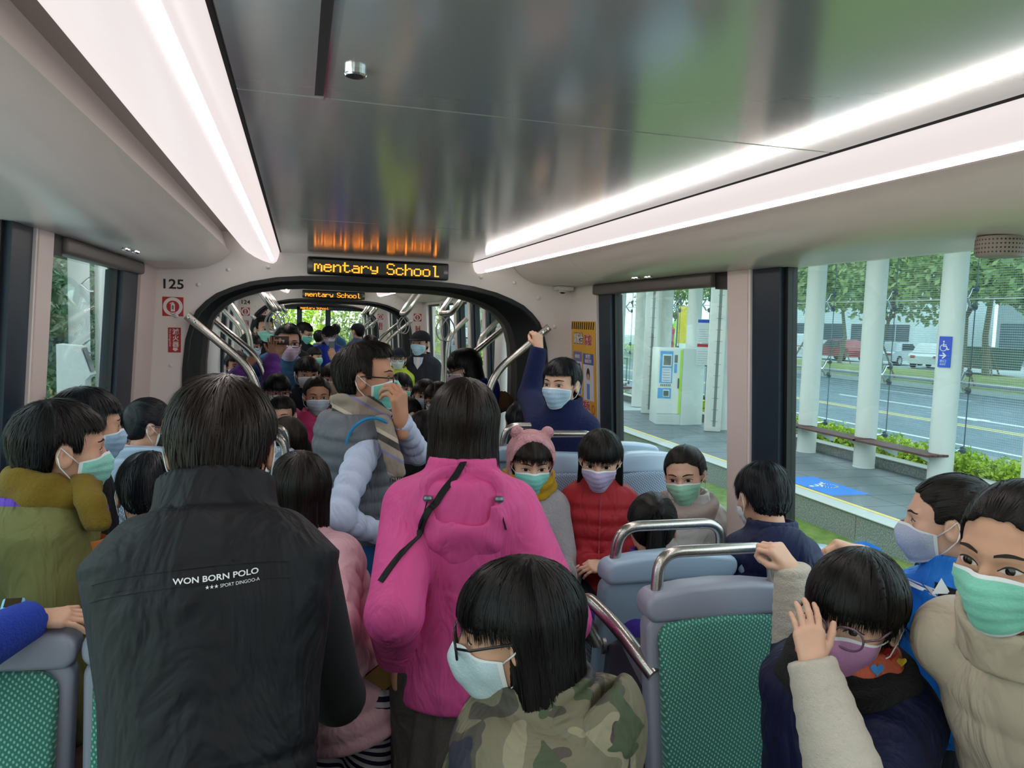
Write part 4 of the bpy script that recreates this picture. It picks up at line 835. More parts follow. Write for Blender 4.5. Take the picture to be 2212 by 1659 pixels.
def skin(name,c):
    N=NT(name); v=N.coord(); f=N.noise(v,9,4); c=srgb(c); N.l(N.mix(f,tuple(x*.86 for x in c),tuple(min(1,x*1.1) for x in c)),N.b.inputs['Base Color']); N.b.inputs['Roughness'].default_value=.52; N.b.inputs['Subsurface Weight'].default_value=.12; N.b.inputs['Subsurface Radius'].default_value=(.02,.008,.005); N.b.inputs['Subsurface Scale'].default_value=.3; MATS[name]=N.m
skin('skin_a','#c99a80'); skin('skin_b','#b98468'); skin('skin_c','#d8ac93')
# ---- mask
def mask_support(P):
    return smin(smin(head_sdf(P),elli(P,(0,.285,-.20),(.17,.215,.21)),.08),elli(P,(0,.24,-.37),(.13,.14,.12)),.08)
def mask_mesh(kind):
    nu,nv=25,19; ph=np.radians(np.linspace(-74,74,nu)); U=np.linspace(-1,1,nu); T=np.linspace(0,1,nv)
    zt=-.018-.075*np.abs(U)**1.6; zb=-.475+.13*np.abs(U)**1.8
    PH,TT=np.meshgrid(ph,T,indexing='ij'); Z=zt[:,None]+(zb-zt)[:,None]*TT; dx,dy=np.sin(PH),np.cos(PH); y0=.03; r=np.full(Z.shape,.75)
    for _ in range(45): r-=mask_support(np.stack([dx*r,y0+dy*r,Z],-1).reshape(-1,3)).reshape(Z.shape)*.8
    off=.014+.0*TT
    if kind=='pleat':
        s=(TT*4.2)%1.0; off=off+np.where((TT>.2)&(TT<.85),.020*(s-.5)*(1-np.abs(U[:,None])**3),0)
    elif kind=='fold': off=off+.02*np.exp(-((U[:,None])/.15)**2)
    r=r+off
    G=np.stack([dx*r,y0+dy*r,Z],-1); m=MB(); m.grid(G); k=len(m.f)
    fi=[]; 
    for i in range(nu-1):
        for j in range(nv-1): fi.append(1 if (i==0 or i==nu-2 or j==0 or j==nv-2) else 0)
    m.mi=fi
    me=m.mesh('mask',3.2)
    LL=[]
    for s,i in ((-1,0),(1,nu-1)):
        L=MB()
        for j,e in ((1,(s*.375,-.07,.075)),(nv-2,(s*.365,-.07,-.13))):
            a=G[i,j]; b=np.array(e); c=np.array((s*.385,-.10,-.02)); mid=(a+b)/2+np.array([s*.045,0,0]); L.tube([a,mid,b,c],.0062,6)
        LL.append(L.mesh('loop',3.2))
    return me,LL
MASKS={k:mask_mesh(k) for k in ('pleat','fold')}
# ---- glasses
def glasses_mesh(kind):
    fr=MB(); LN=[]
    for s in (-1,1):
        ln=MB(); cx,w,h=.142*s,.112,(.072 if kind=='rect' else .095); pts=[]
        for a in np.linspace(0,2*PI,28,False):
            e=.42 if kind=='rect' else .9; x=np.sign(math.cos(a))*abs(math.cos(a))**e*w; z=np.sign(math.sin(a))*abs(math.sin(a))**e*h; pts.append((cx+x,.462-.30*max(0,abs(cx+x)-.03)**1.7,.0+z))
        fr.tube(pts,.010 if kind=='rect' else .009,7,closed=True); ln.add([(x,y-.002,z) for x,y,z in pts],[tuple(range(len(pts)))]); LN.append(ln.mesh('lens',None))
        fr.tube([(s*.25,.43,.02),(s*.335,.33,.03),(s*.37,.0,.055),(s*.365,-.09,.03),(s*.36,-.13,-.03)],[.010,.011,.010,.009,.007],7)
    fr.tube([(-.034,.465,.01),(0,.475,.028),(.034,.465,.01)],.008,6)
    return fr.mesh('glasses',3.2),LN
GLS={k:glasses_mesh(k) for k in ('rect','round')}
glass('lens_glass',(.92,.93,.95)); mat('frame_black','#101014',.3); mat('frame_purple','#6d5566',.25,.4)
# ---- hair
def hair_sdf(style):
    def base(P,g): return elli(P,(0,-.055,.135),(.35+g,.44+g,.385+g))
    def f(P):
        Q=P.copy(); Q[:,0]=np.abs(Q[:,0]); x,y,z=Q[:,0],Q[:,1],Q[:,2]
        if style in('short','crew','fringe','man'):
            g={'short':.036,'crew':.018,'fringe':.040,'man':.030}[style]; d=base(Q,g); d=smax(d,-(z+.03+1.2*(.40+g*.0-x))*.5+.0,.05) if False else d; k_=np.clip((.12-z)/.35,0,1); d=d+k_*.022; d=smin(d,elli(Q,(0,-.23,-.05),(.285,.24,.26)),.08)
            zl={'short':.235,'crew':.26,'fringe':.145,'man':.33}[style]
            if style=='man': d=smin(d,elli(Q,(0,.10,.40),(.26,.30,.16)),.08)
            front=np.maximum(z-0, 0)*0+ (z-zl) ; cut=np.minimum(front, y*-1+.16) # face box: z<zl & y>.16
            d=smax(d,-np.maximum(cut*0+np.maximum(z-zl,.15-y),-9) if False else smin(zl-z,y-.13,.05),.03)
            d=smax(d,smin(-.0-z+.02,y+.13,.04),.03)      # in front of / below ear
            d=smax(d,-.36-z,.04); d=smax(d,-(elli(Q,(.39,-.03,-.03),(.12,.115,.165))),.02)
        elif style in('bob','long','bobfringe','half'):
            d=base(Q,.042); zb={'bob':-.50,'bobfringe':-.56,'long':-1.45,'half':-.95}[style]; yb=.02
            ax,ay=.385,.395; k=np.clip((.1-z)/.7,0,1); rad=np.sqrt((x/(ax+.03*k))**2+((y+.09)/(ay-.02*k))**2); cyl_=(rad-1)*.36
            if style=='long':
                kk=np.clip((-.35-z)/.6,0,1); rad=np.sqrt((x/(ax-.04*kk))**2+((y+.09+.16*kk)/(ay-.2*kk))**2); cyl_=(rad-1)*(.36-.18*kk)
            d=smin(d,smax(smax(cyl_,z-.2,.06),zb-z,.05),.06)
            zf={'bob':.19,'bobfringe':.145,'long':.2,'half':.20}[style]
            face=smax(smax(x-.60,z-zf,.05),.13+.10*np.clip(x-.2,0,.2)*0-y+.12*np.clip(x/.38,0,1)**2*(-1),.05); d=smax(d,-face,.03)
            neck=smax(smax(x-.24,z+.30,.05),-.12-y,.06); d=smax(d,-neck,.03)
        elif style in('tied','pony','updo','twin','bangs'):
            d=(base(Q,.055) if style=='bangs' else base(Q,.008)-.024*np.clip((.28-y)/.4,0,1)); d=smin(d,elli(Q,(0,-.24,-.06),(.28,.235,.24)),.08)
            hl=.325-.55*np.clip(x-.10,0,.3) if style!='bangs' else .15-.0*x
            d=smax(d,smin(hl-z,y-.15,.06),.03); d=smax(d,smin(.03-z,y+.11,.05),.03); d=smax(d,-.33-z,.04); d=smax(d,-(elli(Q,(.37,-.03,-.03),(.09,.10,.15))),.02)
            if style=='pony': d=smin(d,np.minimum(rcone(Q,(0,-.44,.16),(0,-.66,.02),.085,.10),rcone(Q,(0,-.66,.02),(0,-.68,-.75),.10,.045)),.04)
            if style=='tied': d=smin(d,rcone(Q,(0,-.42,.30),(0,-.52,.36),.08,.07),.05)
            if style=='updo': d=smin(d,np.minimum(rcone(Q,(0,-.30,.36),(0,-.46,.30),.11,.12),rcone(Q,(0,-.46,.30),(0,-.50,-.55),.10,.16)),.08)
        return d
    return f
_hm={}
def hair_mesh(style,l,seed=0):
    key=(style,l,seed)
    if key in _hm: return _hm[key]
    f=hair_sdf(style); lo=(-.52,-.80,-1.55 if style=='long' else -1.0); hi=(.52,.52,.64); v,F=nets(f,lo,hi,(.018,.026,.04)[l])
    R=np.random.RandomState(seed+5); crown=np.array([.04,-.16,.5])
    def flow(p):
        q=p-crown; az=np.arctan2(q[:,0],q[:,1]); rl=np.linalg.norm(q*np.array([1,1,.7]),axis=1); return np.stack([np.cos(az)*1.0,np.sin(az)*1.0,rl],1)
    tied=style in('tied','pony','updo')
    if tied:
        crown=np.array([0,-.5,.25]); _fl=flow
        def flow(p):
            q=p-crown; az=np.arctan2(q[:,0],q[:,2]); return np.stack([np.cos(az),np.sin(az),np.linalg.norm(q,axis=1)],1)
    def grad(p,e=.004):
        g=np.stack([f(p+np.eye(3)[i]*e)-f(p-np.eye(3)[i]*e) for i in range(3)],1); return g/(np.linalg.norm(g,axis=1)[:,None]+1e-9)
    G=grad(v); q=v-crown; az=np.arctan2(q[:,0],q[:,1]); rl=np.linalg.norm(q,axis=1)
    amp=.010 if style not in('short','crew','fringe','man') else .012
    dd=sum(np.sin(az*k+R.rand()*6.3+1.3*np.sin(rl*5+R.rand()*6))*w for k,w in ((11,.5),(19,.5),(31,.45),(47,.4)))
    v=v+G*(dd*amp*np.clip(rl*3,0,1))[:,None]
    fl=flow(v)
    if l<2:
        n=(2600,1100)[l]; n=n if style in('long','bob','bobfringe','half') else int(n*1.15); up=v[:,2]>(-.25 if style in('short','crew','fringe','man') else -1.5); cand=np.where(up)[0]; i0=R.choice(cand,n); p=v[i0]+G[i0]*.002; segs=6 if l==0 else 4
        Lh={'short':.20,'crew':.10,'fringe':.20,'man':.16}.get(style,.5); step=Lh/segs; spike={'short':.045,'crew':.015,'fringe':.012,'man':.05}.get(style,.008); rows=[]; lift=R.rand(n)**(2.2 if style in('short','man') else 3)*spike
        tw=R.normal(size=(n,3))*.22
        for s in range(segs+1):
            rows.append(p.copy()); g=grad(p); dirn=(nrm_rows(crown-p)+tw*.15 if tied else nrm_rows(p-crown)*.55+np.array([0,0,-.75])*np.clip(np.linalg.norm(p-crown,axis=1)*1.6,0,1)[:,None]+tw*.35)
            und=(g[:,2]<-.35)&(not tied); t=dirn-g*np.sum(dirn*g,1)[:,None]; t=nrm_rows(t); t[und]=nrm_rows(np.array([0,0,-1.])+tw[und]*.3); p=p+t*np.where(und,step*(.12 if style in('short','crew','fringe','man') else .22),step)[:,None]; off=f(p); g=np.where(und[:,None],0,g); p=p-g*(off-(.004+lift*(s+1)/segs))[:,None]
        rows=np.stack(rows,1); side=nrm_rows(np.cross(rows[:,1]-rows[:,0],G[i0])+1e-6); w=(.0055 if l==0 else .009)*np.linspace(1,.15,segs+1)
        A=rows-side[:,None,:]*w[None,:,None]; B=rows+side[:,None,:]*w[None,:,None]; sv=np.stack([A,B],2).reshape(-1,3); b=len(v); k=(np.arange(n)*(segs+1)*2)[:,None]+np.arange(segs)[None,:]*2
        sf=np.stack([k,k+1,k+3,k+2],-1).reshape(-1,4)+b; fv=np.repeat(flow(v[i0])+R.normal(size=(n,3))*.15,(segs+1)*2,0); v=np.concatenate([v,sv]); F=np.concatenate([F,sf]); fl=np.concatenate([fl,fv])
    _hm[key]=qmesh('hair_'+style,v,F,True,fl); return _hm[key]
def nrm_rows(a): return a/(np.linalg.norm(a,axis=1)[:,None]+1e-9)
def hairmat(name,c0,c1,rough=.38):
    N=NT(name); a=N.n('Attribute'); a.attribute_name='flow'; m=N.n('Mapping'); m.inputs['Scale'].default_value=(34,34,1.4); N.l(a.outputs['Vector'],m.inputs[0]); f=N.noise(m.outputs[0],1,4,.6)
    N.l(N.ramp(f,[(.35,srgb(c0)),(.7,srgb(c1))]),N.b.inputs['Base Color']); N.b.inputs['Roughness'].default_value=rough; N.b.inputs['Specular IOR Level'].default_value=.22; N.l(N.bump(f,.30,.012),N.b.inputs['Normal']); MATS[name]=N.m
hairmat('hair_black','#080707','#161313',.42); hairmat('hair_brown','#0f0b09','#2b201a',.42); hairmat('hair_blueblack','#0a0b0e','#1c2128',.36); hairmat('hair_dark','#0b0908','#1f1915',.42)
# ---- hands (right hand, wrist at origin, fingers +Y, palm -Z, thumb -X), adult metres
def hand_mesh(pose):
    cu={'open':(8,10,8),'relax':(25,30,20),'grip':(55,80,55),'flat':(12,22,18),'pinch':(45,55,35),'spread':(5,10,8)}[pose]
    K=[(-.029,.084),(-.0095,.090),(.010,.086),(.028,.076)]; Ls=[(.040,.026,.021),(.045,.030,.022),(.041,.028,.022),(.032,.021,.019)]; ch=[]
    sp={'spread':.22,'open':.10}.get(pose,.04)
    for i,((kx,ky),L) in enumerate(zip(K,Ls)):
        p=np.array([kx,ky,0.]); a=0; az=(i-1.4)*sp; pts=[p]
        for l,c in zip(L,cu):
            a+=math.radians(c*(1 if i else .9)); p=p+l*np.array([math.sin(az)*math.cos(a),math.cos(az)*math.cos(a),-math.sin(a)]); pts.append(p)
        ch.append(pts)
    th={'grip':[(-.024,.028,-.006),(-.046,.058,-.024),(-.034,.082,-.045),(-.012,.092,-.056)],'pinch':[(-.024,.028,-.006),(-.046,.062,-.02),(-.042,.094,-.036),(-.03,.112,-.05)]}.get(pose,[(-.024,.026,-.004),(-.050,.056,-.014),(-.064,.085,-.018),(-.072,.108,-.02)])
    def f(P):
        d=None
        for (kx,ky) in K:
            q=rcone(P,(kx*.55,.0,0),(kx,ky,0),.016,.0135); d=q if d is None else smin(d,q,.012)
        d=smin(d,rcone(P,(0,-.05,0),(0,.012,0),.0235,.021),.02)
        for pts,i in zip(ch,range(4)):
            r=(.0092,.0095,.009,.008)[i]; e=None
            for j in range(3):
                q=rcone(P,pts[j],pts[j+1],r*(1,.94,.86)[j],r*(.94,.86,.74)[j]); e=q if e is None else smin(e,q,.003)
            d=smin(d,e,.004)
        e=None
        for j in range(3):
            q=rcone(P,th[j],th[j+1],(.0155,.0115,.0102)[j],(.0115,.0102,.0085)[j]); e=q if e is None else smin(e,q,.004)
        return smin(d,e,.008)
    return nets(f,(-.10,-.085,-.12),(.08,.205,.045),.0032)
_hd={}
def hand_vf(pose,left):
    if pose not in _hd: _hd[pose]=hand_mesh(pose)
    v,F=_hd[pose]
    if left: v=v*np.array([-1,1,1]); F=F[:,::-1]
    return v,F
# ---- cloth materials
def cloth(name,col,kind='plain',col2=None):
    if name in MATS: return name
    N=NT(name); c=srgb(col); v=N.coord(); b=N.b; b.inputs['Roughness'].default_value=.75
    f=N.noise(v,7,4); base=N.mix(f,tuple(x*.82 for x in c),tuple(min(1,x*1.15) for x in c))
    if kind=='camo':
        d=N.noise(v,7.5,2,.5); d2=N.noise(N.coord((1,1,1.3)),11,2,.5); base=N.ramp(d,[(0,srgb('#33323f')),(.40,srgb('#4b4740')),(.46,srgb('#6f6a57')),(.56,srgb('#88826c')),(.63,srgb('#463b3d'))],'CONSTANT'); m2=N.ramp(d2,[(0,(0,0,0)),(.60,(1,1,1))],'CONSTANT'); base=N.mix(m2,base,srgb('#454f3a'))
    if kind=='stripe':
        sx=N.n('SeparateXYZ'); N.l(v,sx.inputs[0]); w=N.math('SINE',N.math('MULTIPLY',N.math('ADD',sx.outputs[2],N.math('MULTIPLY',sx.outputs[0],.35)),2*PI/.026)); s=N.math('GREATER_THAN',w,0.0); base=N.mix(s,srgb(col),srgb(col2))
    if kind=='plaid':
        sx=N.n('SeparateXYZ'); N.l(N.n('TexCoord').outputs['Object'],sx.inputs[0]); z=N.math('ADD',sx.outputs[2],N.math('MULTIPLY',sx.outputs[1],.6)); w=N.n('TexWave'); fz=N.math('FRACT',N.math('MULTIPLY',z,7.5)); base=N.ramp(fz,[(0,srgb('#8e8276')),(.42,srgb('#7d79a0')),(.50,srgb('#9a8e80')),(.70,srgb('#45403e')),(.88,srgb('#b3a797'))],'CONSTANT')
    if kind=='heather':
        base=N.mix(N.noise(v,160,2),c,srgb(col2 or col))
    N.l(base,b.inputs['Base Color'])
    if kind in('fleece','fur','knit'):
        b.inputs['Roughness'].default_value=.95; b.inputs['Sheen Weight'].default_value=.08; b.inputs['Specular IOR Level'].default_value=.2; N.l(N.bump(N.noise(v,{'fleece':90,'fur':120,'knit':70}[kind],4,.8),.9,.012),b.inputs['Normal'])
    elif kind=='fine': N.l(N.bump(N.noise(v,260,2),.15,.001),b.inputs['Normal'])
    else:
        b.inputs['Roughness'].default_value=.58 if kind in('nylon','puffer','camo') else .8
        b.inputs['Specular IOR Level'].default_value=.25
        m=N.n('Mapping'); m.inputs['Scale'].default_value=(1,1,.45); N.l(N.n('TexCoord').outputs['Object'],m.inputs[0]); x=N.n('TexNoise',i_Scale=10,i_Detail=3.5,i_Distortion=.8,i_Roughness=.55); N.l(m.outputs[0],x.inputs['Vector'])
        n1=N.bump(x.outputs['Fac'],.75,.04); N.l(N.bump(N.noise(v,300,2),.12,.001,n1),b.inputs['Normal'])
    MATS[name]=N.m; return name
mat('mask_edge','#dfe6e8',.8)
def maskmat(c):
    nm='mask_'+c
    if nm not in MATS: mat(nm,c,.85,bump=.25,bs=40,bd=.01,var=.05)
    return nm
for n_,c_ in (('trousers_dark','#23252c'),('trousers_blue','#1d4a74'),('trousers_grey','#4a4745')): cloth(n_,c_)
mat('shoe','#222226',.6); 
def R3(yaw,pitch=0,roll=0):
    """facing yaw degrees (0=+Y, 90=+X); pitch>0 looks down; roll>0 tips to own right"""
    return np.array((Matrix.Rotation(-math.radians(yaw),3,'Z')@Matrix.Rotation(-math.radians(pitch),3,'X')@Matrix.Rotation(math.radians(roll),3,'Y')))
PEOPLE=[]
def person(label,head,hs=.205,a=0,ha=None,pitch=0,roll=0,pose='stand',floor=0.,hgt=None,lean=(0,0),skinm='skin_a',hair='short',hairm='hair_black',mask='#bfe3dc',mk='pleat',gl=None,glm='frame_black',top=None,top_k='plain',bulk=.012,quilt=0,qs=.06,sleeves=True,shirt=None,collar=.02,hood=None,pants='trousers_dark',arms=None,lod=None,hem=-.3,sw=None,eyes=True,extra=None,seed=0,nohair=False,fat=1.,cuff=None,legs=True,grooves=(),sl=1.0,shz=.05,gt=.02,nz=0.):
    D=head[2]; H=(dep(*head) if len(head)==3 else np.array(head[:3]))-np.array([0,0,.08*hs]); ha=a if ha is None else ha
    l=lod if lod is not None else (0 if D<2.35 else 1 if D<5.8 else 2); res=(.0088,.0125,.02)[l] if D>1.7 or l else .008
    Rh=R3(ha,pitch,roll); Rb=R3(a); r,f=Rb[:,0],Rb[:,1]; up=np.array([0,0,1.])
    N=H+Rh@np.array([0,-.13,-.45])*hs+up*(-.09*hs+nz)
    if pose=='stand' and hgt is None: hgt=(H[2]+.5*hs-floor)
    if hgt is None: hgt=hs*6.3
    h=hgt; L=.30*h; P=N-f*lean[0]-r*lean[1]; P=P.copy(); P[2]=N[2]-L
    w=nrm(N-P); ff=nrm(f-w*(f@w)); rr=np.cross(ff,w); sw=sw or (.084*h if h<1.55 else .094*h)
    base=np.array([P[0],P[1],floor]); Bi=Rb.T
    loc=lambda v: (np.asarray(v)-base)@Rb     # world -> local rows
    root=None
    Sh={s:N-w*shz*h+rr*(sw*s) for s in (-1,1)}; EL={};WR={};HM={}
    arms=arms or {}
    for s,k in ((-1,'L'),(1,'R')):
        A=arms.get(k,'down'); ul,fl_=.175*h,.150*h; side=rr*s
        if A is None: WR[s]=None; continue
        if isinstance(A,str):
            if A=='down': wp=Sh[s]+side*.03*h+ff*.03*h-up*.315*h; fd=-up*1+ff*.15; bk=side
            elif A=='lap': wp=P+ff*.16*h+side*.045*h+up*.05*h; fd=ff-side*.5-up*.25; bk=up
            elif A=='front': wp=P+ff*.13*h+side*.02*h+up*.11*h; fd=-side+ff*.4; bk=ff*.4+up*.6
            elif A=='back': wp=Sh[s]+side*.02*h-ff*.02*h-up*.30*h; fd=-up; bk=side
            A=dict(wrist=wp,f=fd,b=bk,pose='relax')
        wp=np.array(A['wrist'],float); d=wp-Sh[s]; dist=np.linalg.norm(d)
        if dist>(ul+fl_)*.98: q=dist/((ul+fl_)*.98); ul*=q; fl_*=q
        dn=d/dist; c=(ul*ul-fl_*fl_+dist*dist)/(2*dist); hh=math.sqrt(max(0,ul*ul-c*c)); pole=np.array(A.get('pole',side*.3-up*.7-ff*.9)); pole=nrm(pole-dn*(pole@dn)); EL[s]=Sh[s]+dn*c+pole*hh; WR[s]=wp
        fd=nrm(A['f']); bk=np.array(A['b'],float); bk=nrm(bk-fd*(bk@fd)); X=np.cross(fd,bk); HM[s]=(np.stack([X,fd,bk],1),A.get('pose','relax'),A.get('sc',hs/.235*(.98 if hs>.222 else .80)))
    # ---- body mesh
    parts=[]; hv,hf=head_mesh(l); parts.append((hv*hs@Rh.T+H,hf))
    for s in HM:
        M,po,sc=HM[s]; v,F_=hand_vf(po,s<0); parts.append((v*sc@M.T+WR[s],F_))
    hip={s:P+rr*s*.05*h for s in (-1,1)}; KN={};AN={}
    for s in (-1,1):
        if pose=='sit': KN[s]=hip[s]+f*.235*h+r*s*.02*h+up*.01; AN[s]=np.array([KN[s][0]+f[0]*.03,KN[s][1]+f[1]*.03,max(floor+.06,KN[s][2]-.25*h)])
        elif pose=='kneel': KN[s]=hip[s]-up*.23*h+f*.05; AN[s]=KN[s]-f*.24*h
        else: AN[s]=np.array([hip[s][0]+r[0]*s*.01,hip[s][1]+r[1]*s*.01,floor+.07]); KN[s]=(hip[s]+AN[s])/2+f*.02
    def inner(Q):
        d=rcone(Q,P,N-w*.04*h,.045*h,.03*h); d=smin(d,rcone(Q,N,H-up*.3*hs,.04*h,.2*hs*.8),.03)
        for s in (-1,1):
            if WR.get(s) is not None:
                d=smin(d,rcone(Q,N-w*.07*h,Sh[s]-rr*s*.02*h,.022*h,.014*h),.015); d=smin(d,rcone(Q,Sh[s]-rr*s*.02*h,EL[s],.014*h,.013*h),.01); d=smin(d,rcone(Q,EL[s],WR[s],.013*h,.012*h),.01)
            d=smin(d,rcone(Q,hip[s],KN[s],.035*h,.026*h),.03); d=smin(d,rcone(Q,KN[s],AN[s],.024*h,.017*h),.02)
        return d
    pts=np.array([P,N,H]+[q for q in list(Sh.values())+list(EL.values())+[x for x in WR.values() if x is not None]+list(KN.values())+list(AN.values())])
    lo,hi=pts.min(0)-.09*h,pts.max(0)+.09*h
    parts.append(nets(inner,lo,hi,(.022,.03,.045)[l]))
    V,Fq=joinvf(parts); root=obj('person',qmesh('person',loc(V),Fq),skinm); root.location=base; root.rotation_euler=(0,0,-math.radians(a)); tag(root,label,'person')
    HL=np.eye(4); HL[:3,:3]=Rb.T@Rh*hs; HL[:3,3]=loc(H); HL=Matrix(HL.tolist())
    def att(name,me,m,par=None):
        o=bpy.data.objects.new(name,me); COL.objects.link(o); o.parent=par or root
        if par is None: o.matrix_local=HL
        ms=m if isinstance(m,(list,tuple)) else [m]
        if len(me.materials)<len(ms):
            for q in ms: me.materials.append(MATS[q])
        for i,q in enumerate(ms): o.material_slots[i].link='OBJECT'; o.material_slots[i].material=MATS[q]
        return o
    if eyes and l<3:
        for E_ in EYES: e=att('eye',E_[0],'eye_white'); att('iris',E_[1],'eye_iris',e); att('eyelid',E_[2],'lash',e); att('eyebrow',E_[3],'brow')
    if mask:
        mk_=att('mask',MASKS[mk][0],[maskmat(mask),'mask_edge']); [att('ear_loop',q,'mask_edge',mk_) for q in MASKS[mk][1]]
    if gl:
        g_=att('glasses',GLS[gl][0],glm); [att('lens',q,'lens_glass',g_) for q in GLS[gl][1]]
    if not nohair: att('hair',hair_mesh(hair,l,seed%2),hairm)
    # ---- top garment
    ts=np.array([hem-.02,hem,-.05,.2,.5,.75,.88,.96,1.03,1.10]); aw=np.array([.080,.084,.084,.078,.084,.094,.097,.078,.050,.045])*h*fat+bulk*.9; bw=np.array([.066,.070,.072,.066,.068,.070,.064,.058,.050,.046])*h*fat+bulk
    if sleeves=='vest': aw[5]=max(aw[5],sw+.012); aw[6]=max(aw[6],sw+.026); aw[7]=max(aw[7],sw*.93); aw[8]*=1.2; bw[5:8]+=.008
    def torso(Q,ex=0.):
        q=Q-P; t=(q@w)/L; x=q@rr; y=q@ff+.012*h*np.clip(t-.5,0,.5)*2; A=np.interp(t,ts,aw)+ex; B=np.interp(t,ts,bw)+ex
        if quilt: qq=quilt*(np.abs(np.sin(PI*t*L/qs))**.6-.6)*np.clip((1.0-t)*8,0,1); A=A+qq; B=B+qq
        for t0 in grooves: gq=.007*np.exp(-((t-t0-gt*x/L)*L/.007)**2); A=A-gq; B=B-gq
        e=np.sqrt((x/A)**2+(y/B)**2); d=(e-1)*np.minimum(A,B)*.85; return smax(smax(d,(hem-t)*L,.02),(t-1.02)*L,.015)
    sb=bulk if sleeves is True else .006
    def sleeve(Q,s,ex=0.):
        wd=nrm(WR[s]-EL[s]); d1=rcone(Q,Sh[s]-rr*s*.02*h,EL[s],.032*h+sb+ex,.026*h+sb*.9+ex,quilt,qs); d2=smax(rcone(Q,EL[s],WR[s],.026*h+sb*.9+ex,.0205*h+sb*.5+ex,quilt,qs),(Q-(EL[s]+(WR[s]-EL[s])*sl))@wd-.004,.006)
        return smin(d1,d2,.02)
    info=dict(root=root,H=H,N=N,P=P,Sh=Sh,EL=EL,WR=WR,r=rr,f=ff,w=w,up=up,h=h,hs=hs,Rb=Rb,Rh=Rh,loc=loc,base=base,res=res,HM=HM,HL=HL,att=att,L=L,KN=KN,AN=AN,hip=hip,l=l)
    nk=N+w*.012*h
    def colr(Q):
        q=Q-nk; z=q@w; x=q@rr; y=q@ff; rad=np.sqrt(x*x+(y*1.0)**2); return np.maximum(np.abs(rad-(.046*h+bulk*.3)+.10*z)-.008,np.maximum(-.05-z,z-collar-.008*np.cos(np.arctan2(x,-y))))
    def jacket(Q):
        d=torso(Q)
        if sleeves is True:
            for s in (-1,1):
                if WR.get(s) is not None: d=smin(d,sleeve(Q,s),.014)
        if collar: d=smin(d,colr(Q),.018)
        if hood:
            c=N-ff*(.050*h+bulk)-w*.030*h; e=elli_rot(Q,c,rr,ff,w,(.070*h,.038*h,.078*h)); e=smin(e,elli_rot(Q,N-ff*.02*h-w*.004*h,rr,ff,w,(.072*h,.062*h,.030*h)),.02); e=smax(e,-elli_rot(Q,c+w*.075*h+ff*.03*h,rr,ff,w,(.055*h,.035*h,.06*h)),.015); d=smin(d,e,.008)
        return d
    info['jacket']=jacket; info['torso']=torso
    apts=np.array([P+w*hem*L,N+w*.1*h]+list(Sh.values())+([x for x in EL.values()]+[x for x in WR.values() if x is not None] if sleeves is True else [])); lo,hi=apts.min(0)-(.125*h*fat+bulk+.01),apts.max(0)+(.125*h*fat+bulk+.01)
    v,F_=nets(jacket,lo,hi,res); jk=obj('jacket' if sleeves is True else 'vest',qmesh('jacket',loc(v),F_),top,root); info['jk']=jk
    if sleeves!=True and shirt:
        def shf(Q):
            d=torso(Q,-.016)
            for s in (-1,1):
                if WR.get(s) is not None: d=smin(d,sleeve(Q,s,-.004),.012)
            return smin(d,colr(Q)+.004,.01)
        ap=np.array([P+w*hem*L,N+w*.1*h]+list(Sh.values())+list(EL.values())+[x for x in WR.values() if x is not None]); v,F_=nets(shf,ap.min(0)-.12*h,ap.max(0)+.12*h,res); obj('shirt',qmesh('shirt',loc(v),F_),shirt,root); info['shf']=shf
    if cuff:
        for s in (-1,1):
            if WR.get(s) is None or s not in cuff[1]: continue
            a0=EL[s]+(WR[s]-EL[s])*cuff[2]; a1=WR[s]+nrm(WR[s]-EL[s])*.012
            def cf(Q,a0=a0,a1=a1): 
                d,t=rcone(Q,a0,a1,.034*h+bulk*.5,.0265*h,.004,.03,True); return smax(d,(Q-a1)@nrm(a1-a0),.006)
            v,F_=nets(cf,np.minimum(a0,a1)-.075,np.maximum(a0,a1)+.075,res); obj('cuff',qmesh('cuff',loc(v),F_),cuff[0],root)
    if legs:
        def tr(Q):
            d=smax(torso(Q,-.014),(Q-P)@w-.12*h,.02)
            for s in (-1,1): d=smin(d,rcone(Q,hip[s],KN[s],.054*h,.042*h),.03); d=smin(d,rcone(Q,KN[s],AN[s],.042*h,.034*h),.02)
            return d
        lp=np.array([P]+list(hip.values())+list(KN.values())+list(AN.values())); v,F_=nets(tr,lp.min(0)-.11*h,lp.max(0)+.12*h,res*1.5); obj('trousers',qmesh('trousers',loc(v),F_),pants,root)
        for s in (-1,1):
            m=MB(); c=AN[s]; 
            v,F_=nets(lambda Q: smax(rcone(Q,c-f*.02+up*(-.03),c+f*.10-up*.035,.042,.034),(c[2]-.068)-Q[:,2],.01),c-np.array([.18,.18,.09]),c+np.array([.18,.18,.06]),.014); obj('shoe',qmesh('shoe',loc(v),F_),'shoe',root)
    PEOPLE.append(info); return info
def elli_rot(Q,c,r,f,w,rad):
    q=Q-c; X=np.stack([q@r,q@f,q@w],1); return elli(X,(0,0,0),rad)
def worn(I,name,fn,lo,hi,m,res=None,par=None):
    v,F_=nets(fn,lo,hi,res or I['res']); return obj(name,qmesh(name,I['loc'](v),F_),m,par or I['root'])
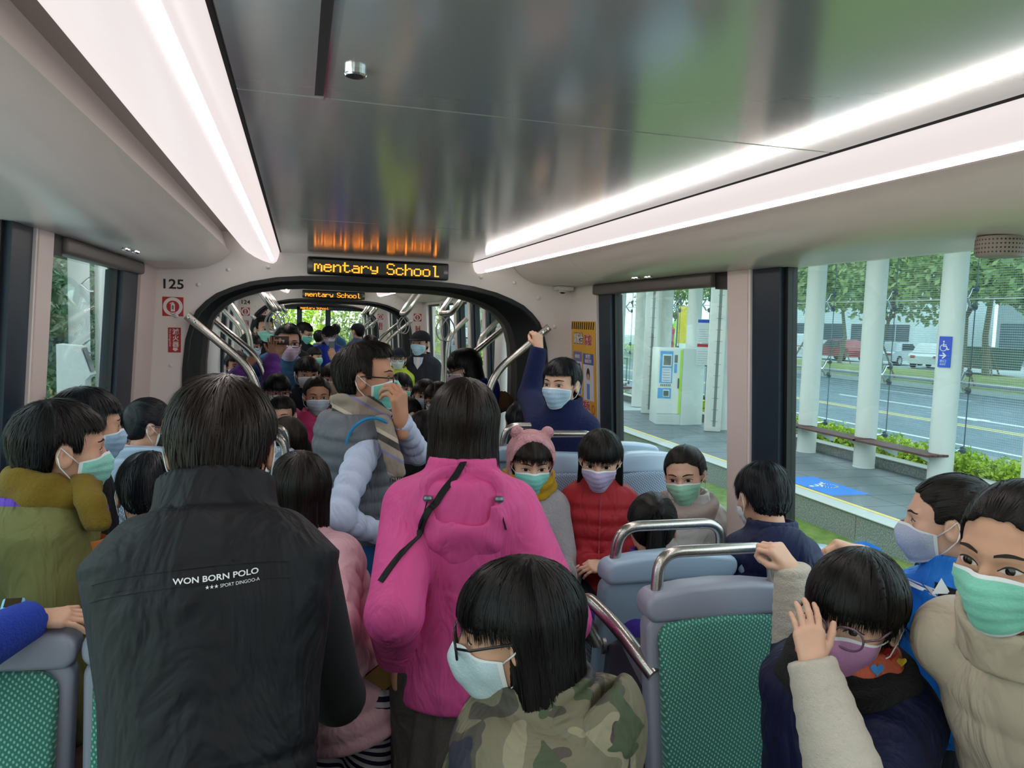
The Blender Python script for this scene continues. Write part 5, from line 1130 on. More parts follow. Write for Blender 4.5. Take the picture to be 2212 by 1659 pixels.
def wrap(I,name,m,R=.062,t=.032,dz=.02,tilt=.35,folds=3,res=None,squash=1.25,amp=.008):
    N,r,f,w,h=I['N'],I['r'],I['f'],I['w'],I['h']; c=N+w*dz+f*.008; wt=nrm(w*math.cos(tilt)-f*math.sin(tilt)*-1) if False else nrm(w+f*tilt*.6); ft=nrm(f-wt*(f@wt))
    def fn(Q):
        q=Q-c; z=q@wt; x=q@r; y=q@ft; a=np.arctan2(x,y); rad=np.sqrt(x*x+y*y)-R; zz=z/squash; ang=np.arctan2(zz,rad); return np.sqrt(rad*rad+zz*zz)-t-amp*np.sin(ang*folds+a*2.0)-amp*.5*np.sin(a*7+ang*2)
    I['wf_'+name]=fn; e=R+t*1.6+.03; return worn(I,name,fn,c-e,c+e,m,res)
def tile_text(I,txt,size,m,center,xdir,ydir,name='lettering',push=None,**k):
    """text mesh laid on the garment: projected along -normal onto the jacket distance field"""
    me=text_mesh(txt,size,depth=0,**k); n=len(me.vertices); co=np.zeros(n*3); me.vertices.foreach_get('co',co); co=co.reshape(-1,3); x=nrm(xdir); y=nrm(ydir); nn=np.cross(x,y); Q=center+co[:,:1]*x+co[:,1:2]*y+nn*.06
    Q0=Q.copy()
    for _ in range(30): Q=Q-nn*np.clip(I['jacket'](Q)*.7,-.03,.03)[:,None]
    bad=np.abs(I['jacket'](Q))>.01
    if bad.all(): print('text missed',txt); Q=Q0
    elif bad.any(): dd=np.median(((Q-Q0)@nn)[~bad]); Q[bad]=Q0[bad]+nn*dd
    Q=Q+nn*.0025; me.vertices.foreach_set('co',I['loc'](Q).ravel()); me.materials.clear(); me.update(); o=obj(name,me,m,I['jk']); return o
# ------------------------------------------------------------------ the passengers
C=cloth
C('vest_black','#101116','nylon'); C('sleeve_black','#0c0c10','fine'); C('pink_coat','#cf4f8e','nylon'); C('brown_skirt','#3f3a37','heather','#5a544e'); C('grey_vest','#646970','puffer'); C('shirt_blue','#b9c3dc','plain'); C('blue_trousers','#1c4d7d','plain'); C('plaid','#998c7e','plaid')
C('camo','#777777','camo'); C('navy_coat','#151c3c','puffer'); C('cream','#d6cdbf','fleece'); C('beige','#b5a693','nylon'); C('bright_blue','#1a74d2','nylon'); C('jet','#101114','nylon'); C('navy_puffer','#171f42','puffer'); C('white_coat','#c9c8c5','puffer'); C('pale_fur','#cbb9b2','fur'); C('purple_fleece','#4c34a0','fleece'); C('red_puffer','#a2242e','puffer')
C('pink_hood','#cf9aa0','nylon'); C('mustard_knit','#c39a1e','knit'); C('grey_knit','#aaa7ac','knit'); C('navy_fleece','#17214f','fleece'); C('dark_navy','#131724','plain'); C('olive','#6a6a3e','plain'); C('mustard','#7d651c','fleece'); C('violet','#5f3fae','plain'); C('charcoal','#111114','plain'); C('dusty_pink','#d8a8a4','plain'); C('pale_pink_puffer','#d3a8b2','puffer'); C('striped','#191a38','stripe','#b9b5bb'); C('royal_fleece','#1f3fae','fleece')
C('hot_pink','#c0396d','puffer'); C('purple_puffer','#6a3591','puffer'); C('denim_blue','#3d6d94','nylon'); C('royal_blue','#1d3aa8','nylon'); C('suit_dark','#24242c','plain'); C('coat_blue','#1a2c78','nylon'); C('brown_fur','#6a4f35','fur'); C('black_fur','#0c0c0f','fur'); C('slate','#40506a','plain'); C('hi_vis','#aebf3c','plain'); C('grey_jacket','#4a4745','plain'); C('teal_jacket','#255f86','nylon'); C('orange_scarf','#cf6a4f','plain'); mat('scarf_blue','#3f86c9',.7); mat('scarf_red','#c0262c',.7); mat('scarf_yellow','#d8b93a',.7); mat('print_white','#d9d9dc',.6); C('black_cap','#14151c','plain'); C('teal_trim','#2e84b4','plain')
LB='#a9c8de'; GR='#8fcfc0'; WH='#d5dade'
def V(*p): return np.array(p,float)
def lay(I,pts,wd,push=.004,th=.004,n=26,side=None):
    J0=I['jacket']; J=(lambda q: np.minimum(J0(q),I['hoodf'](q))) if 'hoodf' in I else J0; wd=(np.interp(np.linspace(0,1,n),np.linspace(0,1,len(wd)),wd) if isinstance(wd,(list,tuple)) else np.full(n,wd))[:,None]
    """flat band laid on the jacket along world points (projected toward the torso axis)"""
    pts=np.array(pts,float); t=np.linspace(0,len(pts)-1,n); Pn=np.stack([np.interp(t,range(len(pts)),pts[:,i]) for i in range(3)],1)
    ax=I['P']+np.outer((Pn-I['P'])@I['w'],I['w']); dirn=nrm_rows(Pn-ax); Q=ax+dirn*.4
    for _ in range(40): Q=Q-dirn*np.clip(J(Q)*.6,-.05,.05)[:,None]
    Q=Q+dirn*push; tg=nrm_rows(np.gradient(Q,axis=0)); sd=nrm_rows(np.cross(tg,dirn)); A,B=Q-sd*wd/2,Q+sd*wd/2; m=MB(); m.grid(np.stack([A-dirn*th,A,B,B-dirn*th],1)); m.v=[tuple(x) for x in I['loc'](np.array(m.v))]; return m
# 1 man in black vest
I=person('man seen from behind in black padded vest with white lettering, close to camera',(480,948,1.29),hs=.228,shz=.07,gt=.13,nz=.045,a=2,ha=6,pitch=9,hgt=1.74,sw=.168,lean=(.20,-.02),hair='short',hairm='hair_brown',mask=WH,top='vest_black',sleeves='vest',shirt='sleeve_black',bulk=.014,collar=.012,skinm='skin_b',eyes=False,hem=-.35,grooves=(.3,),fat=1.0,
  arms={'R':dict(wrist=dep(600,1420,1.60),f=(-.6,.7,-.1),b=(0,0,1),pole=(.35,-.2,-.8)),'L':dict(wrist=dep(380,1500,1.62),f=(.5,.8,-.1),b=(0,0,1),pole=(.0,-.1,-1))},seed=1)
c=dep(462,1240,1.05); 
tile_text(I,'WON BORN POLO',.0105,'print_white',c+V(0,0,-.015),(1,0,.07),(-.07,0,1),bold=.0002,sx=1.25); tile_text(I,'★★★ SPORT DINGOO-A',.0062,'print_white',c+V(.022,0,-.0245),(1,0,.07),(-.07,0,1))
for yy in (0,37): lay(I,[dep(208,1262+yy,1.1),dep(330,1240+yy,1.1),dep(460,1221+yy,1.1),dep(590,1207+yy,1.1),dep(706,1198+yy,1.1)],.0045,.0015).build('seam','jet',I['root'])
# 2 woman in pink
I=person('woman seen from behind in bright pink hooded jacket standing in the aisle',(1003,906,2.0),hs=.228,a=10,ha=14,pitch=4,hair='half',hairm='hair_brown',mask=None,top='pink_coat',bulk=.024,collar=.03,skinm='skin_b',eyes=False,hem=-.15,fat=.98,pants='brown_skirt',arms={'L':dict(wrist=dep(852,1415,1.96),f=(.1,.15,-1),b=(-1,0,0),pose='pinch',pole=(-.15,-1,-.1)),'R':dict(wrist=dep(1160,1350,2.12),f=(0,.3,-1),b=(1,0,0),pole=(.1,-1,-.1))},seed=0)
P_,h_=I['P'],I['h']; worn(I,'skirt',lambda Q: smax(smax((np.sqrt(((Q-P_)@I['r'])**2+(((Q-P_)@I['f'])*1.15)**2)-(.125+.12*np.clip(P_[2]-Q[:,2],0,1)+.010*np.sin(np.arctan2((Q-P_)@I['r'],(Q-P_)@I['f'])*13)))*.9,Q[:,2]-P_[2]-.06,.02),.14-Q[:,2],.02),P_-V(.34,.34,P_[2]-.1),P_+V(.34,.34,.1),'brown_skirt',.014)
def hood_down(I,m,s=1.):
    N,r,f,w=I['N'],I['r'],I['f'],I['w']; c=N-f*.105*s-w*.085*s
    def fn(Q):
        o=smin(elli_rot(Q,c,r,f,w,(.118*s,.060*s,.125*s)),elli_rot(Q,c+w*.075*s+f*.03*s,r,f,w,(.105*s,.085*s,.05*s)),.03); i=elli_rot(Q,c+w*.085*s-f*.028*s,r,f,w,(.088*s,.038*s,.11*s)); x=(Q-c)@r; z=(Q-c)@w
        d=smax(o,-i,.012); return d+.003*np.sin(z*70+x*x*400)+.002*np.sin(x*55)
    I['hoodf']=fn; return worn(I,'hood',fn,c-.26*s,c+.26*s,m,I['res'])
hood_down(I,'pink_coat')
lay(I,[dep(1015,985,1.85),dep(960,1060,1.85),dep(915,1140,1.85),dep(895,1230,1.85)],.016).build('bag_strap','jet',I['root'],1.)
for a in (-1,1):
    tg=MB(); p0=I['N']-I['f']*.135-I['w']*.03+I['r']*.085*a; tg.lathe([(.010,-.006),(.012,0),(.010,.006)],n=12); tg.v=[tuple(I['loc'](p0)+np.array(v)) for v in tg.v]; o=tg.build('cord_stopper','rail_metal',I['root']); k=MB(); k.tube([I['loc'](p0),I['loc'](p0-I['w']*.05+I['r']*.012*a-I['f']*.01),I['loc'](p0-I['w']*.075+I['r']*.02*a)],.0018,5); k.build('cord','jet',I['root'])
PINK=I
# 3 man in grey vest
I=person('man in grey quilted vest and plaid scarf adjusting his green mask',(792,806,2.84),hs=.243,a=78,ha=104,pitch=-2,hair='man',hairm='hair_dark',mask='#79cdbf',gl='rect',top='grey_vest',sleeves='vest',shirt='shirt_blue',bulk=.022,quilt=.010,qs=.055,collar=.04,skinm='skin_b',hem=-.16,pants='blue_trousers',lod=0,
  arms={'R':dict(wrist=dep(842,1160,2.72),f=(.6,.1,-.7),b=(0,-1,0),pole=(-.5,-.6,-.5)),'L':dict(wrist=dep(866,908,2.72),f=(-.12,-.1,1),b=(.75,-.7,0),pose='pinch',pole=(.9,.2,-.6))},seed=1)
wrap(I,'scarf','plaid',R=.078,t=.034,dz=.022,tilt=.35,folds=4,squash=1.3,amp=.008)
def tail(I,name,pts,w_,m,res=.01,th=.016):
    pts=[np.array(p,float) for p in pts]
    def fn(Q):
        d=None
        for a,b in zip(pts[:-1],pts[1:]): q=rcone(Q,a,b,th,th); d=q if d is None else smin(d,q,.01)
        return d
    # widened sideways by sampling two rails
    rails=[[p+s*w_ for p in pts] for s in (-.5,0,.5)]
    def fn2(Q):
        d=None
        for rl in rails:
            for a,b in zip(rl[:-1],rl[1:]): q=rcone(Q,a,b,th,th); d=q if d is None else smin(d,q,.012)
        return d
    al=np.array([p for rl in rails for p in rl]); return worn(I,name,fn2,al.min(0)-.05,al.max(0)+.05,m,res)
sc=tail(I,'scarf_tail',[dep(828,905,2.70),dep(838,950,2.68),dep(850,990,2.68),dep(857,1022,2.68)],CM[:,0]*.034,'plaid')
for k in range(7):
    m=MB(); a=dep(843+k*4.5,1020,2.68); m.tube([I['loc'](a),I['loc'](a+V(0,0,-.018)+CM[:,0]*.002*math.sin(k*2)),I['loc'](a+V(0,0,-.034)+CM[:,0]*.004*math.sin(k*3))],.0022,5); m.build('fringe','plaid',I['root'])
ax_=nrm(I['EL'][1]-I['Sh'][1])*.45+I['r']*.75; ax_=nrm(ax_); u_=nrm(np.cross(ax_,V(0,1,0))); v_=np.cross(ax_,u_); m=MB(); m.tube([I['loc'](I['Sh'][1]+ax_*.012+(u_*math.cos(t)+v_*math.sin(t)*1.25)*(.034*I['h']+.026)) for t in np.linspace(0,2*PI,30,False)],.006,6,closed=True); m.build('armhole_trim','teal_trim',I['root'])
# 4 camo girl
I=person('girl with black bob and glasses in camouflage padded jacket, lower centre',(1118,1340,1.24),hs=.216,a=-48,ha=-74,pitch=9,hair='bobfringe',hairm='hair_black',mask='#bfd3da',mk='fold',gl='rect',top='camo',bulk=.044,quilt=.012,qs=.12,hood=1,collar=.03,hem=-.3,fat=1.08,seed=0)
hood_down(I,'camo',1.0)
# 5 navy coat girl
I=person('girl in navy quilted coat and glasses holding her pink mask, front right',(1843,1308,1.40),hs=.212,a=240,ha=240,pitch=4,roll=-6,sl=.22,hair='bangs',hairm='hair_black',mask='#b583ad',mk='fold',gl='round',glm='frame_purple',top='navy_coat',bulk=.030,quilt=.005,qs=.08,collar=.0,hem=-.3,skinm='skin_c',cuff=('cream',(-1,1),.12),
  arms={'R':dict(wrist=dep(1712,1232,1.74),f=(-.55,.35,.75),b=(.1,-.5,.6),pose='grip',pole=(.2,.0,-1)),'L':dict(wrist=dep(1756,1440,1.27),f=(.10,.42,.85),b=(-.35,-.93,.1),sc=.64,pose='flat',pole=(.1,-.5,-1))},seed=0)
wrap(I,'fur_collar','black_fur',R=.092,t=.034,dz=-.012,tilt=.2,folds=5,amp=.004); sf=wrap(I,'scarf','orange_scarf',R=.066,t=.026,dz=.022,tilt=.2,folds=3,amp=.004)
def heart(I,px,py,sz,m,wf='wf_scarf'):
    t=np.linspace(0,2*PI,24,False); x=16*np.sin(t)**3; y=13*np.cos(t)-5*np.cos(2*t)-2*np.cos(3*t)-np.cos(4*t); f=I[wf]; D=np.full(24,np.linalg.norm(I['H']-CAMP)-.25); R=np.stack([CM@_cd(px+a*sz/32,py-b*sz/32) for a,b in zip(x,y)])
    for _ in range(60): D=np.minimum(D+f(CAMP+R*D[:,None])*.6,2.)
    ok=np.abs(f(CAMP+R*D[:,None]))<.006
    if ok.sum()<6: print('heart missed',px,py); return
    D=np.where(ok,D,np.median(D[ok]))
    Q=CAMP+R*(D-.003)[:,None]; mb=MB(); mb.add([I['loc'](q) for q in Q]+[I['loc'](q) for q in CAMP+R*(D+.001)[:,None]],[tuple(range(24))]+[(i,(i+1)%24,24+(i+1)%24,24+i) for i in range(24)]); return mb.build('heart_print',m,I['root'],None)
    t=np.linspace(0,2*PI,24,False); x=16*np.sin(t)**3; y=13*np.cos(t)-5*np.cos(2*t)-2*np.cos(3*t)-np.cos(4*t); o=dep(px,py,D); mb=MB(); mb.add([I['loc'](o+CM[:,0]*(a*s/32)-CM[:,1]*(b*s/32)+CM[:,2]*-.004) for a,b in zip(x,y)]+[I['loc'](o+CM[:,0]*(a*s/32)-CM[:,1]*(b*s/32)) for a,b in zip(x,y)],[tuple(range(24))]+[(i,(i+1)%24,24+(i+1)%24,24+i) for i in range(24)]); return mb.build('heart_print',m,I['root'],None)
heart(I,1895,1446,30,'scarf_blue'); heart(I,1925,1412,32,'scarf_red'); heart(I,1948,1430,22,'scarf_yellow'); NAVY=I
# 6 beige girl
I=person('girl in beige padded jacket and green mask at the right picture edge',(2200,1182,1.17),hs=.216,a=258,ha=256,pitch=4,hair='tied',hairm='hair_black',mask='#83cdb8',top='beige',bulk=.026,quilt=.006,qs=.10,collar=.035,hem=-.3,skinm='skin_a',seed=1,fat=.86,lean=(.22,0),arms={'R':dict(wrist=dep(2240,1660,1.42),f=(0,0,-1),b=(0,1,0)),'L':'down'})
mat('collar_red','#a03040',.8)
# 7 blue/black jacket child
I=person('child in bright blue and black jacket looking out of the right window',(2050,1112,1.78),hs=.208,a=300,ha=313,pitch=4,hair='tied',hairm='hair_dark',mask='#b4bfd2',mk='fold',top='bright_blue',bulk=.026,collar=.035,hem=-.3,skinm='skin_c',pose='kneel',hgt=1.32,lod=0,
  arms={'R':dict(wrist=dep(1868,1196,1.76),f=(-.75,.55,.25),b=(-.2,.3,.9),pose='grip',pole=(.3,.5,-1)),'L':'lap'},seed=0)
J=I['jacket']; T_=lambda Q: ((Q-I['P'])@I['w'])/I['L']; lo=np.minimum(I['P'],I['N'])-.3; hi=np.maximum(I['P'],I['N'])+.3
def yoke(Q): t=T_(Q); x=(Q-I['P'])@I['r']; y=(Q-I['P'])@I['f']; return smax(smax(smax(np.abs(J(Q))-.006,(.38-t)*.3,.004),(t-.97)*.3,.004),y-.03-.10*(t-.5),.004)
worn(I,'black_yoke',yoke,lo,hi,'jet',.009)
q=dep(1990,1268,1.62); 
try:
    tile_text(I,'GERR',.020,'print_white',dep(1997,1272,1.75),CM[:,0],-CM[:,1],bold=.0006); tile_text(I,'▲',.045,'print_white',dep(1997,1252,1.75),CM[:,0],-CM[:,1])
except Exception as e: print('logo',e)
# 8 boy in navy puffer
I=person('boy in navy hooded puffer jacket turned to the window, back of head',(1648,1066,2.36),hs=.206,a=18,ha=2,pitch=22,hair='short',hairm='hair_blueblack',mask=WH,top='navy_puffer',bulk=.028,quilt=.010,qs=.06,hood=1,collar=.03,pose='sit',hgt=1.30,arms={'L':'lap','R':'lap'},seed=0,lod=0)
# 9 girl in white
I=person('girl in white jacket with tied hair and green mask by the window',(1480,1018,2.92),hs=.207,a=205,ha=220,pitch=8,roll=7,hair='tied',hairm='hair_dark',mask='#93ccb2',top='white_coat',bulk=.030,quilt=.006,qs=.09,collar=.03,pose='sit',floor=.15,hgt=1.32,arms={'L':'lap','R':'lap'},skinm='skin_c',lod=0)
wrap(I,'fur_hood','pale_fur',R=.085,t=.036,dz=-.02,tilt=.3,folds=4,amp=.005)
mat('hair_tie_pink','#e08a94',.6); mtie=MB(); mtie.lathe([(.05,-.02),(.065,0),(.05,.02)],c=(0,-.47,.35),n=14); o=mtie.build('hair_tie','hair_tie_pink',I['root']); o.matrix_local=I['HL']
# 10 dark head, purple fleece
I=person('child in purple fleece with pinned-up black hair behind the steel handle',(1408,1128,2.46),hs=.205,a=15,ha=18,pitch=10,hair='updo',hairm='hair_black',mask=None,top='purple_fleece',bulk=.024,collar=.03,pose='sit',hgt=1.26,arms={'L':dict(wrist=dep(1290,1330,2.4),f=(0,.8,-.4),b=(-1,0,0)),'R':'lap'},eyes=False,lod=0)
# 11 red girl
I=person('girl with black bob in red puffer jacket and lilac mask',(1297,985,2.87),hs=.208,a=200,ha=207,pitch=13,hair='bobfringe',hairm='hair_black',mask='#b3a8cf',top='red_puffer',bulk=.028,quilt=.010,qs=.055,hood=1,collar=.03,pose='sit',floor=.15,hgt=1.34,arms={'L':'front','R':'front'},skinm='skin_c',lod=0,seed=1)
mz=lay(I,[I['N']+I['f']*.1-I['w']*.03,I['P']+I['f']*.1+I['w']*.1],.006,.003); mz.build('zip','collar_red',I['root'])
# 12 bear hood girl
I=person('girl in pink hood with bear ears, yellow scarf and green mask',(1147,992,2.82),hs=.205,a=190,ha=188,pitch=10,hair='half',hairm='hair_brown',mask='#7ccabf',top='grey_knit',bulk=.022,collar=.02,arms={'L':dict(wrist=dep(1208,1235,2.62),f=(.1,-.3,-.9),b=(-.5,-.8,0)),'R':'down'},skinm='skin_c',lod=0)
wrap(I,'scarf','mustard_knit',R=.066,t=.036,dz=.03,tilt=.3,folds=6,amp=.007)
def bear(P):
    Q=P.copy(); Q[:,0]=np.abs(Q[:,0]); d=elli(Q,(0,-.07,.14),(.445,.52,.46)); d=smin(d,elli(Q,(0,-.16,-.22),(.42,.42,.42)),.1); cav=elli(Q,(0,.02,.06),(.385,.52,.395)); cav=smin(cav,elli(Q,(0,.35,-.1),(.36,.45,.44)),.08); d=smax(d,-cav,.03); d=smax(d,smax(Q[:,1]-.22,-9*np.ones(len(Q)),.01),.02); d=smax(d,-.62-Q[:,2],.03); return smin(d,elli(Q,(.27,-.05,.57),(.12,.07,.12)),.04)
v,F_=nets(bear,(-.6,-.7,-.75),(.6,.45,.8),.022); o=obj('bear_hood',qmesh('bear_hood',v,F_),'pink_hood',I['root']); o.matrix_local=I['HL']
# 13 boy in navy fleece
I=person('boy in navy fleece holding the slanted rail beside the yellow poster',(1213,822,3.32),hs=.21,a=212,ha=228,pitch=3,hair='short',hairm='hair_blueblack',mask='#a8c6da',top='navy_fleece',fat=.9,bulk=.016,collar=.04,floor=.15,skinm='skin_c',arms={'R':dict(wrist=dep(1164,752,3.62),f=(-.1,.2,1),b=(.3,-.9,.2),pose='grip',pole=(.1,1,-.1)),'L':'down'},lod=0)
# 14
person('child with tousled black hair behind the far seat handle',(1126,908,3.8),hs=.205,a=20,ha=10,hair='short',hairm='hair_blueblack',mask=None,top='dark_navy',pose='sit',floor=.15,hgt=1.3,eyes=False,arms={'L':'lap','R':'lap'})
# 15 olive
I=person('boy in olive jacket with mustard scarf and green mask on the left',(133,956,1.77),hs=.213,a=70,ha=66,pitch=3,hair='short',hairm='hair_black',mask='#8ccfc0',top='olive',bulk=.026,collar=.02,pose='kneel',hgt=1.38,lod=0,arms={'L':'down','R':'down'},seed=1)
wrap(I,'hood_lining','violet',R=.086,t=.030,dz=-.030,tilt=.2,folds=2,amp=.004); wrap(I,'scarf','mustard',R=.070,t=.031,dz=.026,tilt=.25,folds=2,amp=.006,squash=1.4)
tail(I,'scarf_tail',[dep(178,1040,1.74),dep(196,1085,1.70),dep(210,1130,1.70)],CM[:,0]*.03,'mustard',.012,.018)
# 16
person('boy in black jacket and pale blue mask behind the olive jacket boy',(190,908,2.28),hs=.212,a=60,ha=62,pitch=5,hair='short',hairm='hair_blueblack',mask='#9dbfdb',top='charcoal',bulk=.02,pose='kneel',hgt=1.38,lod=0,arms={'L':'down','R':'down'})
# 17
person('girl with ponytail and glasses in dusty pink jacket by the left wall',(326,912,3.05),hs=.203,a=50,ha=76,pitch=8,hair='pony',hairm='hair_blueblack',mask='#2b2b33',gl='rect',glm='frame_purple',top='dusty_pink',bulk=.02,pose='sit',floor=.15,hgt=1.3,lod=0,arms={'L':'lap','R':'lap'})
# 18
person('child with black short hair seen from behind, left of the black vest man',(322,1056,2.05),hs=.208,a=-5,ha=-8,pitch=22,hair='short',hairm='hair_blueblack',mask=WH,top='dark_navy',bulk=.02,pose='sit',hgt=1.3,eyes=False,arms={'L':'lap','R':'lap'},seed=0)
# 19
I=person('girl with long black hair in pale pink puffer and striped leggings',(648,1052,2.06),hs=.207,a=28,ha=8,pitch=4,hair='long',hairm='hair_dark',mask=None,top='pale_pink_puffer',bulk=.024,quilt=.010,qs=.055,pants='striped',lean=(-.03,-.13),eyes=False,hem=-.22,arms={'R':dict(wrist=dep(765,1440,1.95),f=(.1,.2,-1),b=(1,0,0)),'L':'lap'})
worn(I,'backpack',lambda Q: elli_rot(Q,I['N']-I['f']*.10-I['w']*.10,I['r'],I['f'],I['w'],(.13,.07,.13)),I['N']-.35,I['N']+.25,'charcoal',.014)
# 20 arm with watch
I=person('child in royal blue fleece at the left edge, hand with a watch on the seat',(-290,1190,1.50),hs=.21,a=20,hair='short',mask=GR,top='royal_fleece',bulk=.02,collar=.03,floor=0,lod=0,arms={'R':dict(wrist=dep(66,1338,1.52),f=(1,.18,-.06),b=(.05,-.25,1),pose='flat',pole=(-1,-.4,-.3)),'L':'down'})
mat('watch_strap','#1f2230',.5); mat('watch_case','#6fb4dd',.3); mat('watch_face','#3a3220',.08)
W_=I['WR'][1]; fd=I['HM'][1][0][:,1]; bk=I['HM'][1][0][:,2]; sx_=np.cross(fd,bk); c=W_-fd*.030
t=bpy.data.objects.new('wrist_watch',None); COL.objects.link(t); tag(t,'light blue wrist watch with dark strap on the hand at lower left','watch'); t.location=c.tolist()
m=MB(); m.grid([[fd*k+ (bk*math.cos(a)+sx_*math.sin(a))*.031 for k in (-.009,.009)] for a in np.linspace(0,2*PI,28,False)],True); m.build('strap','watch_strap',t,2)
m=MB(); m.rbox((-.019,-.019,0),(.019,.019,.011),.004,2); Mx=np.stack([sx_,fd,bk],1); m.v=[tuple(Mx@np.array(p)+bk*.029) for p in m.v]; m.build('case','watch_case',t); m=MB(); m.box((-.014,-.014,.011),(.014,.014,.0125)); m.v=[tuple(Mx@np.array(p)+bk*.029) for p in m.v]; m.build('dial','watch_face',t,None)
m=MB(); m.rbox((.012,-.010,-.004),(.075,.010,.0),.002,1); m.v=[tuple(Mx@np.array((p[0],p[1],-p[0]*.55+p[2]))+bk*.024) for p in m.v]; m.build('strap_end','watch_strap',t)
# ---- middle distance
person('girl in hot pink jacket with red glasses and pale mask',(600,840,4.6),hs=.195,a=180,ha=165,pitch=8,hair='bobfringe',mask='#c3d3e0',gl='rect',glm='frame_purple',top='hot_pink',bulk=.025,quilt=.008,lod=1)
person('girl in raspberry jacket with grey-blue mask and tied brown hair',(685,850,4.45),hs=.21,a=200,ha=175,pitch=4,hair='tied',hairm='hair_brown',mask='#b3bdcb',top='hot_pink',bulk=.028,quilt=.008,lod=1,skinm='skin_b')
person('boy in dark jacket with plain white mask behind the raspberry jacket girl',(664,803,5.1),hs=.215,a=180,ha=172,pitch=3,hair='fringe',mask='#d8d8d6',mk='fold',top='dark_navy',lod=1)
person('boy with patterned mask just left of the grey vest man',(722,815,5.0),hs=.21,a=180,ha=190,hair='fringe',hairm='hair_brown',mask='#b9a68a',mk='fold',top='grey_jacket',lod=1)
person('small boy whose face peeks past the black vest man',(608,892,4.1),hs=.20,a=180,ha=190,pitch=5,hair='crew',mask=LB,top='charcoal',lod=1)
person('child with dark brown hair seated behind the left steel handles',(622,948,3.3),hs=.205,a=10,ha=5,hair='bob',hairm='hair_brown',mask=None,top='charcoal',pose='sit',floor=.15,hgt=1.25,eyes=False,lod=1,arms={'L':'lap','R':'lap'})
I=person('child in purple puffer raising one hand and gripping the left rail',(512,788,4.9),fat=.8,hs=.19,a=170,ha=165,hair='short',mask=WH,top='purple_puffer',bulk=.026,quilt=.009,lod=1,skinm='skin_b',arms={'L':dict(wrist=dep(588,768,4.85),f=(0,0,1),b=(0,1,0),pose='open',pole=(.2,-1,-1)),'R':dict(wrist=dep(535,790,4.75),f=(.5,0,.7),b=(0,-1,.3),pose='grip',pole=(-1,0,-1))})
I=person('man in blue jacket and pink mask photographing with a dark phone',(622,738,5.25),hs=.235,a=175,ha=172,hair='man',mask='#d3b7cf',gl='rect',top='denim_blue',bulk=.024,hood=1,lod=1,arms={'R':dict(wrist=dep(598,768,4.95),f=(.1,-.1,1),b=(0,1,0),pose='pinch',pole=(-1,0,-.6)),'L':'down'})
mat('phone_dark','#3f3633',.4); ph=tag(MB().rbox((-.058,-.004,-.028),(.058,.004,.028),.004,2).build('camera_phone','phone_dark',None,.6,loc=dep(604,735,4.88).tolist(),rot=(0,0,-.05)),'dark phone held sideways in front of the man in blue','phone'); MB().box((-.03,-.0048,-.003),(.03,-.004,.003)).build('print','paper',ph,None)
person('tall man with green mask in black jacket under the strap loops',(570,708,7.2),hs=.235,a=165,ha=150,hair='man',mask=GR,top='charcoal',lod=1,arms={'L':'front','R':'front'})
person('man with glasses and pale blue mask behind the curved left rail',(542,745,6.4),hs=.225,a=170,ha=165,hair='fringe',mask=LB,gl='round',top='slate',lod=1)
person('man with green mask half hidden behind the man in blue',(627,722,7.4),hs=.23,a=170,ha=160,hair='short',mask=GR,top='charcoal',lod=1)
person('man in dark striped coat with glasses and green mask looking down',(657,716,9.2),hs=.235,a=150,ha=120,pitch=18,hair='short',mask='#6fbfae',gl='rect',top='dark_navy',lod=1)
person('small child with green mask below the striped coat man',(680,768,8.6),hs=.20,a=170,ha=130,hair='fringe',mask='#7fc9be',top='charcoal',lod=2)
I=person('man in royal blue jacket and cap looking at a phone far down the car',(711,722,9.7),hs=.235,a=182,ha=180,pitch=10,hair='crew',mask='#d3c3d2',gl='rect',top='royal_blue',bulk=.03,lod=1,arms={'L':dict(wrist=dep(718,775,9.4),f=(-.2,-.2,.8),b=(0,-1,0),pose='pinch'),'R':'front'})
def cap(I,m,brim=1,badge=None):
    def fn(P): d=elli(P,(0,-.04,.17),(.395,.475,.37)); d=smax(d,.12-P[:,2],.03); b=smax(np.abs(P[:,2]-.16+.25*(P[:,1]-.4)**2)-.018,np.sqrt((P[:,0]/.30)**2+((P[:,1]-.33)/.42)**2)*.3-.3,.01); return smin(d,smax(b,-(P[:,1]-.2),.01),.02)
    v,F_=nets(fn,(-.55,-.6,0),(.55,.85,.65),.028); o=obj('cap',qmesh('cap',v,F_),m,I['root']); o.matrix_local=I['HL']; return o
cap(I,'black_cap'); wrap(I,'neck_warmer','jet',R=.06,t=.03,dz=.03)
pp=tag(MB().rbox((-.036,-.005,-.07),(.036,.005,.07),.004,1).build('mobile_phone','rail_metal',None,.6,loc=dep(717,750,9.42).tolist()),'pale phone held by the man in royal blue','phone'); MB().rbox((-.03,.004,-.06),(-.012,.0065,-.035),.002,1).build('lens','sign_black',pp)
I=person('older man in dark suit and navy cap with clasped hands, conductor',(908,738,7.5),hs=.238,a=205,ha=215,hair='crew',hairm='hair_brown',mask='#a9cbe0',top='suit_dark',bulk=.02,lod=1,arms={'L':'front','R':'front'},skinm='skin_b'); cap(I,'black_cap')
mm=lay(I,[I['N']+I['f']*.1-I['w']*.0,I['P']+I['f']*.1+I['w']*.40],[.10,.08,.0],.004); mm.build('shirt_front','shirt_blue',I['root']); mm=lay(I,[I['N']+I['f']*.1,I['P']+I['f']*.1+I['w']*.40],[.02,.035,.0],.008); mm.build('tie','pillar_pink',I['root'])
I=person('woman with black bob, glasses and mauve mask in blue coat with fur hood',(1003,790,4.95),hs=.235,a=-70,ha=-80,pitch=18,hair='bobfringe',mask='#c2a5b4',mk='fold',gl='round',top='coat_blue',bulk=.03,hood=1,lod=0,collar=.03)
